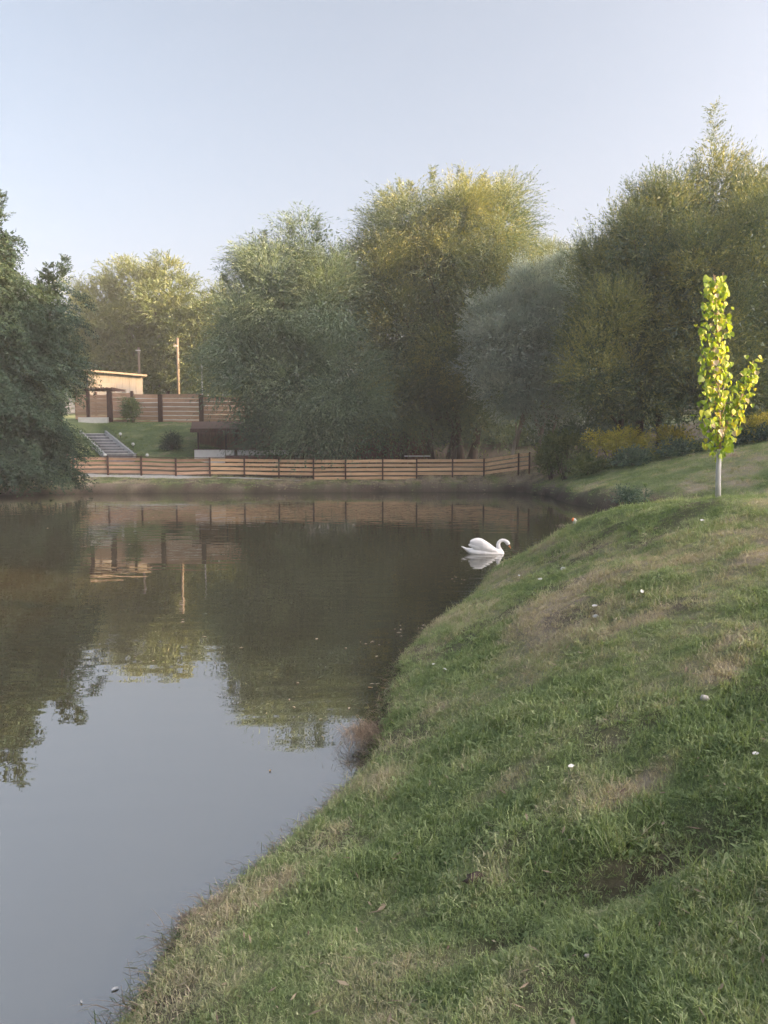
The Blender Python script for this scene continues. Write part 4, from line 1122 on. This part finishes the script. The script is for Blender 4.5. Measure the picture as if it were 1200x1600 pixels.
# ------------------------------------------------------------------ swan
def build_swan():
    K = .00126
    mb = MB()
    def loft(stations, n=16):
        b = len(mb.v)
        for cx, cz, hh, hw, yo in stations:
            for k in range(n):
                a = 2 * math.pi * k / n
                mb.v.append(((cx - 500) * K, yo + hw * math.cos(a), cz + hh * math.sin(a)))
        for i in range(len(stations) - 1):
            for k in range(n):
                a0 = b + i * n + k; a1 = b + i * n + (k + 1) % n
                mb.f.append((a0, a1, a1 + n, a0 + n))
        mb.f.append(tuple(b + k for k in range(n))[::-1]); mb.f.append(tuple(b + (len(stations) - 1) * n + k for k in range(n)))
    # trunk of the body with the tail
    loft([(118, .165, .010, .020, 0), (160, .135, .022, .055, 0), (220, .085, .045, .09, 0), (300, .040, .085, .14, 0), (420, .025, .12, .19, 0), (560, .03, .14, .21, 0), (690, .025, .13, .19, 0), (790, .015, .115, .15, 0), (870, .005, .10, .105, 0), (915, -.01, .07, .06, 0), (930, -.02, .03, .03, 0)])
    for s in (-1, 1):   # folded, slightly raised wings
        loft([(822, .050, .02, .02, s * .09), (770, .080, .045, .035, s * .13), (690, .118, .078, .05, s * .155), (600, .158, .118, .06, s * .16), (520, .190, .146, .06, s * .15), (455, .210, .148, .055, s * .13), (400, .225, .130, .05, s * .115), (345, .250, .085, .04, s * .10), (305, .268, .040, .026, s * .09), (282, .262, .012, .012, s * .085)])
        loft([(560, .13, .09, .05, s * .15), (440, .15, .09, .05, s * .13), (350, .172, .052, .04, s * .11), (290, .19, .026, .024, s * .09), (255, .197, .010, .010, s * .08)])
    neck = [(868, .00, .066), (850, .05, .064), (832, .11, .053), (820, .17, .046), (817, .215, .042), (828, .262, .040), (853, .298, .038), (888, .315, .037), (925, .312, .037), (958, .292, .040), (985, .262, .047), (1003, .232, .043), (1015, .208, .03)]
    mb.tube([((x - 500) * K, 0, z) for x, z, r_ in neck], [q[2] * 1.13 for q in neck], 14)
    me = mb.mesh('body')
    o = bpy.data.objects.new('tmp', me); C.objects.link(o)
    md = o.modifiers.new('r', 'REMESH'); md.mode = 'VOXEL'; md.voxel_size = .011
    md2 = o.modifiers.new('s', 'SMOOTH'); md2.iterations = 3; md2.factor = .5
    dg = bpy.context.evaluated_depsgraph_get()
    nm = bpy.data.meshes.new_from_object(o.evaluated_get(dg))
    bpy.data.objects.remove(o)
    nm.polygons.foreach_set('use_smooth', [True] * len(nm.polygons))
    root = empty('swan', (0, 0, 0))
    body = link_mesh('body', nm, M['swan_white'], root)
    nm.name = 'body'
    P = lambda x, z, y=0: ((x - 500) * K, y, (540 - z) * K)
    MB().tube([P(1005, 372), P(1022, 398), P(1040, 425), P(1052, 446)], [.026, .021, .014, .006], 10).build('bill', M['bill_orange'], root, smooth=True)
    MB().ball(P(1012, 352), .021, 10, 7).build('knob', M['black'], root, smooth=True)
    MB().tube([P(998, 352), P(1010, 372), P(1018, 386)], [.040, .036, .027], 10).build('face_patch', M['black'], root, smooth=True)
    for s in (-1, 1):
        MB().ball(P(985, 345, s * .042), .0085, 8, 6).build('eye', M['black'], root, smooth=True)
    fm_ = MB().tube([(0, 0, 0), (.25, 0, 0), (.6, 0, 0), (.88, 0, 0), (1, 0, 0)], [.02, .07, .075, .05, .008], 8).mesh('wing_feather', smooth=True)
    fm_.materials.append(M['swan_white'])
    for s in (-1, 1):
        for k in range(9):
            f = k / 8
            a = Vector(P(640 - 90 * f, 430 - 120 * f, s * (.200 - .035 * f)))
            e = Vector(P(262 + 36 * f + 10 * (k % 2), 392 - 82 * f, s * (.100 + .012 * f)))
            o = bpy.data.objects.new('wing_feather', fm_); C.objects.link(o); o.parent = root
            o.location = a; L_ = (e - a).length
            o.rotation_euler = (e - a).to_track_quat('X', 'Z').to_euler(); o.scale = (L_, L_ * .42, L_ * .62)
    tag(root, 'white swan with arched neck floating on the pond near the grassy bank', 'swan')
    return root
swan = build_swan()
p = on_level(752, 864.5, 0.0)
swan.location = (p[0], p[1], 0.0)
swan.rotation_euler = (0, 0, math.radians(-4))

# ------------------------------------------------------------------ grass
def blade_quads(P, D, Ln, W, droop, r):
    n = len(P)
    side = norm(np.cross(D, np.array([0, 0, 1.0])) + r.normal(size=(n, 3)) * .15)
    t = np.array([0, .4, .75, 1.0])
    pts = P[:, None, :] + D[:, None, :] * (Ln[:, None, None] * t[None, :, None]) + np.array([0, 0, -1.0]) * ((droop * Ln)[:, None, None] * (t**2)[None, :, None])
    wd = np.array([1.0, .85, .5, .06])
    Lf = pts - side[:, None, :] * (W[:, None, None] * wd[None, :, None]) * .5
    Rt = pts + side[:, None, :] * (W[:, None, None] * wd[None, :, None]) * .5
    Q = [np.stack([Lf[:, i], Rt[:, i], Rt[:, i+1], Lf[:, i+1]], 1) for i in range(3)]
    return np.concatenate(Q)

tufts = []
for k in range(7):
    r = np.random.default_rng(100 + k)
    n = [16, 14, 18, 12, 16, 14, 10][k]
    P = np.stack([r.normal(0, .022, n), r.normal(0, .022, n), np.full(n, -.012)], -1)
    an = r.uniform(0, 2 * math.pi, n); el = r.uniform(.25, 1.35, n)
    D = np.stack([np.cos(an) * np.cos(el), np.sin(an) * np.cos(el), np.sin(el)], -1)
    if k < 5:
        Ln = r.uniform(.018, .050, n) * (1.0 + .25 * k / 5); W = r.uniform(.0025, .0048, n)
        Q = blade_quads(P, D, Ln, W, r.uniform(.1, .6, n), r)
    elif k == 5:      # small broad-leaved herb
        D[:, 2] *= .5; D = norm(D)
        Ln = r.uniform(.022, .038, n); W = r.uniform(.009, .015, n)
        Q = blade_quads(P, D, Ln, W, r.uniform(.2, .5, n), r)
    else:             # taller wisps
        Ln = r.uniform(.07, .14, n); W = r.uniform(.0018, .0032, n)
        D[:, 2] += .6; D = norm(D)
        Q = blade_quads(P, D, Ln, W, r.uniform(.2, .8, n), r)
    me = quads_mesh('tuft', Q)
    me.materials.append(M['grass_blade'])
    tufts.append(bpy.data.objects.new('tuft', me))

def scatter_points(n, y0, y1, fx, r):
    y = y0 * (y1 / y0)**r.uniform(0, 1, n)
    x = fx(y, r.uniform(0, 1, n))
    return x, y

def keep_ground(x, y, z, s, r, soil_cut=1.0, smin=.03):
    so = soil_field(x, y, s)
    return (s > smin) & (z > .03) & (r.uniform(0, 1, len(x)) > so * soil_cut)

def grass_object(name, lab, x, y, scl, r, tall=.065, cat=None):
    z, s = height(x, y)
    k = keep_ground(x, y, z, s, r, .93)
    x, y, z, scl, s = x[k], y[k], z[k], scl[k], s[k]
    n = len(x)
    tint = tint_field(x, y)
    u = r.uniform(0, 1, n)
    idx = r.integers(0, 5, n)
    idx = np.where(u < tall, 6, idx); idx = np.where((u > .86) & (tint < .5), 5, idx)
    patch = .5 + 1.15 * fbm(x * 2.2 + 7, y * 2.2 + 3, 3)
    scl = scl * r.uniform(.7, 1.3, n) * patch
    me = bpy.data.meshes.new(name)
    me.vertices.add(n); me.vertices.foreach_set('co', np.stack([x, y, z], -1).astype(np.float32).ravel())
    a = me.attributes.new('rot', 'FLOAT_VECTOR', 'POINT'); a.data.foreach_set('vector', np.stack([r.normal(0, .2, n), r.normal(0, .2, n), r.uniform(0, 6.28, n)], -1).astype(np.float32).ravel())
    a = me.attributes.new('scl', 'FLOAT', 'POINT'); a.data.foreach_set('value', scl.astype(np.float32))
    a = me.attributes.new('idx', 'INT', 'POINT'); a.data.foreach_set('value', idx.astype(np.int32))
    a = me.attributes.new('tint', 'FLOAT', 'POINT'); a.data.foreach_set('value', np.clip(tint + r.normal(0, .16, n), 0, 1).astype(np.float32))
    me.update()
    o = link_mesh(name, me, M['grass_blade'])
    ng = bpy.data.node_groups.new(name, 'GeometryNodeTree')
    ng.interface.new_socket('Geometry', in_out='INPUT', socket_type='NodeSocketGeometry')
    ng.interface.new_socket('Geometry', in_out='OUTPUT', socket_type='NodeSocketGeometry')
    gi = ng.nodes.new('NodeGroupInput'); go = ng.nodes.new('NodeGroupOutput')
    m2p = ng.nodes.new('GeometryNodeMeshToPoints')
    ng.links.new(gi.outputs[0], m2p.inputs['Mesh'])
    jn = ng.nodes.new('GeometryNodeJoinGeometry')
    for t in reversed(tufts):
        oi = ng.nodes.new('GeometryNodeObjectInfo'); oi.inputs['Object'].default_value = t
        g2 = ng.nodes.new('GeometryNodeGeometryToInstance')
        ng.links.new(oi.outputs['Geometry'], g2.inputs[0]); ng.links.new(g2.outputs[0], jn.inputs[0])
    iop = ng.nodes.new('GeometryNodeInstanceOnPoints')
    def attr(nm, ty):
        q = ng.nodes.new('GeometryNodeInputNamedAttribute'); q.data_type = ty; q.inputs['Name'].default_value = nm
        return [o_ for o_ in q.outputs if o_.enabled and o_.name == 'Attribute'][0]
    ng.links.new(m2p.outputs[0], iop.inputs['Points']); ng.links.new(jn.outputs[0], iop.inputs['Instance'])
    iop.inputs['Pick Instance'].default_value = True
    ng.links.new(attr('idx', 'INT'), iop.inputs['Instance Index'])
    ng.links.new(attr('rot', 'FLOAT_VECTOR'), iop.inputs['Rotation'])
    ng.links.new(attr('scl', 'FLOAT'), iop.inputs['Scale'])
    ng.links.new(iop.outputs[0], go.inputs[0])
    md = o.modifiers.new('scatter', 'NODES'); md.node_group = ng
    tag(o, lab, 'grass', kind='stuff')
    return o

r = np.random.default_rng(55)
x, y = scatter_points(240000, 1.5, 19, lambda y, u: -0.60 * y - .7 + u * (1.22 * y + 1.7), r)
grass_object('grass', 'short patchy grass on the near bank', x, y, .56 + .075 * np.clip(y, 2, 14), r)
n = 26000
x = np.concatenate([r.uniform(8.2, 22, n), r.uniform(-24, 9.5, 14000), r.uniform(-22, -9, 15000)])
y = np.concatenate([r.uniform(24, 43, n), r.uniform(43.2, 45.6, 14000), r.uniform(49.6, 59.4, 15000)])
grass_object('grass', 'grass on the far banks and slope', x, y, np.concatenate([np.full(n, 2.4), np.full(14000, 2.4), np.full(15000, 2.2)]), r, .02)

# longer blades hanging over the near shore
def shore_blades(name, lab, pts, n, Ln, Wd, mat, r, out=.6, jit=.05, vm=.5):
    i = r.integers(0, len(pts) - 1, n); f = r.uniform(0, 1, n)[:, None]
    pa = np.array(pts)
    q = pa[i] * (1 - f) + pa[i + 1] * f
    dirv = norm(pa[i + 1] - pa[i])
    nrm = np.stack([-dirv[:, 1], dirv[:, 0]], -1)          # towards the water
    q = q + nrm * r.uniform(-.22, .02, n)[:, None] + r.normal(0, jit, (n, 2))
    z, s = height(q[:, 0], q[:, 1])
    P = np.stack([q[:, 0], q[:, 1], np.maximum(z, .0) - .01], -1)
    D = norm(np.stack([nrm[:, 0] * out + r.normal(0, .45, n), nrm[:, 1] * out + r.normal(0, .45, n), r.uniform(.25, 1.2, n)], -1))
    L_ = r.uniform(*Ln, n); W = r.uniform(*Wd, n)
    Q = blade_quads(P, D, L_, W, r.uniform(.3, 1.1, n), r)
    v = np.tile(np.clip(r.normal(vm, .25, n), 0, 1), 3)
    o = link_mesh(name, quads_mesh(name, Q, v), mat)
    tag(o, lab, 'grass', kind='stuff')
    return o
near_line = [tuple(p) for p in pond[5:20]]
shore_blades('shore_grass', 'longer grass fringing the near water edge', near_line, 5200, (.05, .17), (.0025, .005), M['tall_blade'], r, .5, .05, .6)
shore_blades('dry_shore_grass', 'thin dry stalks along the near water edge', near_line, 3200, (.06, .24), (.0018, .0035), M['dry_blade'], r, .9, .05)

def clump(name, lab, cat, c, n, rad, Ln, Wd, mat, r, lean=(0, 0), up=(.5, 1.4), droop=(.1, .6), group=None, vm=.5):
    """a single plant: blades fanning from a foot at c"""
    root_p = np.array(c)
    P = np.stack([r.normal(0, rad, n), r.normal(0, rad, n), np.full(n, -.01)], -1)
    an = r.uniform(0, 6.28, n); el = r.uniform(*up, n)
    D = norm(np.stack([np.cos(an) * np.cos(el) + lean[0], np.sin(an) * np.cos(el) + lean[1], np.sin(el)], -1))
    Q = blade_quads(P, D, r.uniform(*Ln, n), r.uniform(*Wd, n), r.uniform(*droop, n), r)
    o = link_mesh(name, quads_mesh(name, Q, np.tile(np.clip(r.normal(vm, .2, n), 0, 1), 3)), mat)
    o.location = c
    tag(o, lab, cat, group)
    return o
clump('dry_grass_clump', 'reddish dry grass clump drooping over the water at the shore bulge', 'dry grass', (pond[11][0] + .02, pond[11][1], .13), 1100, .10, (.08, .24), (.002, .004), M['dry_blade'], r, lean=(-.5, -.15), up=(.1, 1.2), droop=(.4, 1.4), vm=.42)
clump('dry_grass_clump', 'small reddish dry tuft at the water edge lower left', 'dry grass', (pond[7][0] + .10, pond[7][1] + .05, .10), 200, .03, (.05, .12), (.0015, .003), M['dry_blade'], r, lean=(-.5, .2), up=(.2, 1.2), droop=(.2, .9), vm=.15)
clump('green_reed', 'small green reed shoot at the water edge below the dry clump', 'reed', (pond[10][0] + .02, pond[10][1], .02), 22, .012, (.07, .15), (.003, .006), M['tall_blade'], r, up=(.7, 1.5), droop=(.1, .6))
for px, py, nn, ln, lab in ((955, 1352, 60, (.10, .24), 'tall grass clump at the left end of the bare hollow'), (1095, 1372, 55, (.06, .16), 'grass clump in front of the bare hollow, right of the taller clump'),
                            (1130, 1400, 50, (.05, .12), 'short bright tuft below the bare hollow near the right edge'), (890, 1345, 40, (.08, .18), 'grass clump left of the tallest clump'),
                            (430, 1475, 40, (.06, .17), 'wispy tuft on the lower left bank'), (1030, 1270, 45, (.06, .15), 'grass clump behind the bare hollow')):
    clump('tall_grass_clump', lab, 'grass clump', hit(px, py), nn, .035, ln, (.003, .006), M['tall_blade'], r, up=(.6, 1.5), droop=(.1, .7))
clump('green_weed', 'dark green leafy weed near the right edge above the hollow', 'weed', hit(1165, 1108), 90, .05, (.04, .09), (.012, .02), M['weed_leaf'], r, up=(.2, 1.2), droop=(.2, .6))
clump('green_weed', 'broad-leaved weed in the shade of the bare hollow', 'weed', hit(1010, 1325), 60, .05, (.05, .10), (.014, .022), M['weed_leaf'], r, up=(.1, 1.0), droop=(.3, .8))
clump('flowering_weed', 'pale seeded weed on the crest left of the litter scrap', 'weed', hit(876, 822), 40, .10, (.06, .16), (.006, .012), M['pale_leaf'], r, up=(.8, 1.5), droop=(.1, .4))
clump('dry_weed', 'dry brown weed right of the whitewashed trunk', 'weed', at(1143, 712, 11.5), 60, .05, (.05, .14), (.004, .009), M['dry_blade'], r, up=(.3, 1.4), droop=(.1, .6))

# ------------------------------------------------------------------ small things
def feather(lab, px, py, size, rz, water_=False):
    p = hit(px, py) if not water_ else Vector((*on_level(px, py, 0), 0.004))
    vs = []; n = 7
    for i in range(n):
        t = i / (n - 1); w = math.sin(math.pi * (t * .9 + .08))**.7 * .22
        arch = .35 * t * (1 - t)
        vs += [(t - .5, -w, arch * .6), (t - .5, 0, arch + .05), (t - .5, w, arch * .6)]
    f = []
    for i in range(n - 1):
        for k in range(2):
            a = i * 3 + k; f.append((a, a + 1, a + 4, a + 3))
    mb = MB(); mb.v = [(x * size, y_ * size, z * size) for x, y_, z in vs]; mb.f = f
    o = mb.build('feather', M['feather'], smooth=True)
    o.location = (p.x, p.y, p.z + (.045 if not water_ else .002)); o.rotation_euler = (random.uniform(.3, .9) if not water_ else 0, 0, rz)
    tag(o, lab, 'feather', 'white feathers')
def pebble(name, lab, px, py, size, mat, cat, sink=.2):
    p = hit(px, py); r = np.random.default_rng(int(px))
    mb = MB().ball((0, 0, 0), size, 9, 6, 1.25, 1, .8)
    mb.v = [tuple(np.array(v) * (1 + .18 * r.normal())) for v in mb.v]
    o = mb.build(name, mat, smooth=True); o.location = (p.x, p.y, p.z + size * (.8 - sink))
    tag(o, lab, cat)
pebble('pale_stone', 'white stone on the slope below the crest gully', 880, 892, .032, M['feather'], 'stone')
pebble('pale_stone', 'white stone in the middle of the slope', 931, 968, .024, M['feather'], 'stone')
pebble('pale_stone', 'pale grey stone near the right edge, above the leafy weed', 1101, 1098, .022, M['stone'], 'stone')
pebble('earth_clod', 'dark round earth clod left of the bare hollow', 742, 1386, .035, M['soil'], 'clod', .3)
pebble('pale_stone', 'small pale stone low on the slope near the bottom edge', 917, 1516, .008, M['stone'], 'stone')
for px, py, s_, rz, lab in ((929, 955, .06, .4, 'upright white feather just above the mid-slope stone'), (811, 905, .07, 1.2, 'white feather on the slope below the swan'), (844, 911, .06, .2, 'small white feather right of the swan-side feather'),
                            (695, 1053, .055, 2.0, 'white feather near the dry shore fringe'), (677, 1046, .04, .7, 'tiny white feather left of the shore fringe feather'), (1003, 934, .07, .9, 'white feather lying high on the slope in the dark turf'),
                            (892, 1210, .04, .5, 'pale feather in mid foreground grass'), (1097, 820, .06, .4, 'white feather near the crest below the young poplar'), (1180, 1195, .035, .2, 'pale feather at the right edge above the hollow')):
    feather(lab, px, py, s_, rz)
feather('white feather floating at the lower left water edge', 180, 1546, .035, .6, True)
feather('small white down feather floating left of the larger one', 127, 1567, .02, 2.2, True)
# litter scrap on the crest
p = hit(897, 819)
lt = empty('litter_cup', (p.x, p.y, p.z)); lt.scale = (.6, .6, .6); tag(lt, 'crumpled white and orange cup standing on the crest edge above the water', 'litter')
MB().tube([(.03, 0, -.02), (.025, 0, .05), (0.0, 0, .12), (-.02, 0, .15)], [.045, .055, .05, .02], 10).build('cup', M['feather'], lt, smooth=True)
MB().tube([(-.03, -.01, .075), (-.045, -.012, .115), (-.02, -.01, .165)], [.025, .04, .02], 8).build('lid', M['orange_plastic'], lt, smooth=True)
# leaves afloat
for px, py, s_, lab in ((600, 1077, .09, 'largest brown leaf floating at the shore bulge'), (578, 1075, .05, 'brown leaf floating left of the largest leaf'), (601, 1064, .055, 'brown leaf floating just behind the largest leaf'),
                        (589, 1082, .03, 'tiny leaf floating below the others at the shore'), (422, 1205, .03, 'lone dark leaf floating on the pale water')):
    p = on_level(px, py, 0)
    mb = MB(); n = 6
    for i in range(n):
        t = i / (n - 1); w = math.sin(math.pi * min(1, t * .95 + .03)) * .3
        mb.v += [(t - .5, -w, .10 + .1 * abs(t - .5)), (t - .5, 0, .02 + .15 * (t - .5)**2), (t - .5, w, .10 + .1 * abs(t - .5))]
    for i in range(n - 1):
        for k in range(2):
            a = i * 3 + k; mb.f.append((a, a + 1, a + 4, a + 3))
    mb.v = [(a * s_, b * s_, c * s_) for a, b, c in mb.v]
    o = mb.build('fallen_leaf', M['fallen_leaf'], smooth=True); o.location = (p[0], p[1], .003); o.rotation_euler = (0, 0, random.uniform(0, 3))
    tag(o, lab, 'leaf', 'leaves floating on the pond')

# ------------------------------------------------------------------ haze added to mimic lens veil, lifting dark tones
hm, hn, ho = new_mat('haze')
hv = N(hn, 'ShaderNodeVolumePrincipled')
hv.inputs['Color'].default_value = (0.92, 0.93, 0.95, 1)
hv.inputs['Density'].default_value = 0.0009
hv.inputs['Anisotropy'].default_value = 0.0
hn.links.new(hv.outputs[0], ho.inputs['Volume'])
hz_o = MB().box(-175, 190, -135, 275, -3, 42).build('haze', hm)
tag(hz_o, 'thin haze added to lift the dark tones', kind='stuff')

# specks of leaf and down drifting on the water
r = np.random.default_rng(91)
sp_q = []
for px, py, n_, sp_ in ((150, 812, 14, 60), (330, 795, 10, 50), (250, 1010, 8, 70), (560, 1010, 8, 30), (640, 985, 10, 18), (420, 1120, 6, 60), (590, 1072, 12, 9), (715, 905, 8, 12)):
    for _ in range(n_):
        x_, y_ = on_level(px + r.normal() * sp_, max(py + r.normal() * sp_ * .35, 782), 0)
        w_ = r.uniform(.012, .03) * (1 + y_ / 25); a_ = r.uniform(0, 3.1)
        c_, s_ = math.cos(a_) * w_, math.sin(a_) * w_
        sp_q.append([(x_ - c_, y_ - s_, .004), (x_ + s_ * .4, y_ - c_ * .4, .008), (x_ + c_, y_ + s_, .004), (x_ - s_ * .4, y_ + c_ * .4, .010)])
sq = np.array(sp_q)
keep_ = pond_sd(sq[:, 0, 0], sq[:, 0, 1]) < -.12
o = link_mesh('floating_specks', quads_mesh('floating_specks', sq[keep_], np.clip(r.normal(.5, .3, keep_.sum()), 0, 1)), M['pale_leaf'])
tag(o, 'small pale specks drifting on the pond', 'debris', kind='stuff')

# fallen leaves and straw lying in the turf
r = np.random.default_rng(77)
x, y = scatter_points(900, 1.6, 14, lambda y, u: -0.58 * y - .4 + u * (1.2 * y + 1.2), r)
z, s = height(x, y); k = s > .1
P = np.stack([x, y, z + .018], -1)[k]; n = len(P)
an = r.uniform(0, 6.28, n)
D = norm(np.stack([np.cos(an), np.sin(an), r.normal(.1, .25, n)], -1)); Sd = norm(np.cross(D, np.array([0, 0, 1.0])) + r.normal(0, .3, (n, 3)))
ll = r.uniform(.012, .035, n)[:, None]; ww = ll * r.uniform(.08, .35, n)[:, None]
Q = np.stack([P - D * ll, P + Sd * ww, P + D * ll, P - Sd * ww], 1)
o = link_mesh('fallen_leaves', quads_mesh('fallen_leaves', Q, np.clip(r.normal(.6, .3, n), 0, 1)), M['dry_blade'])
tag(o, 'fallen leaves and straw in the near turf', 'leaf litter', kind='stuff')
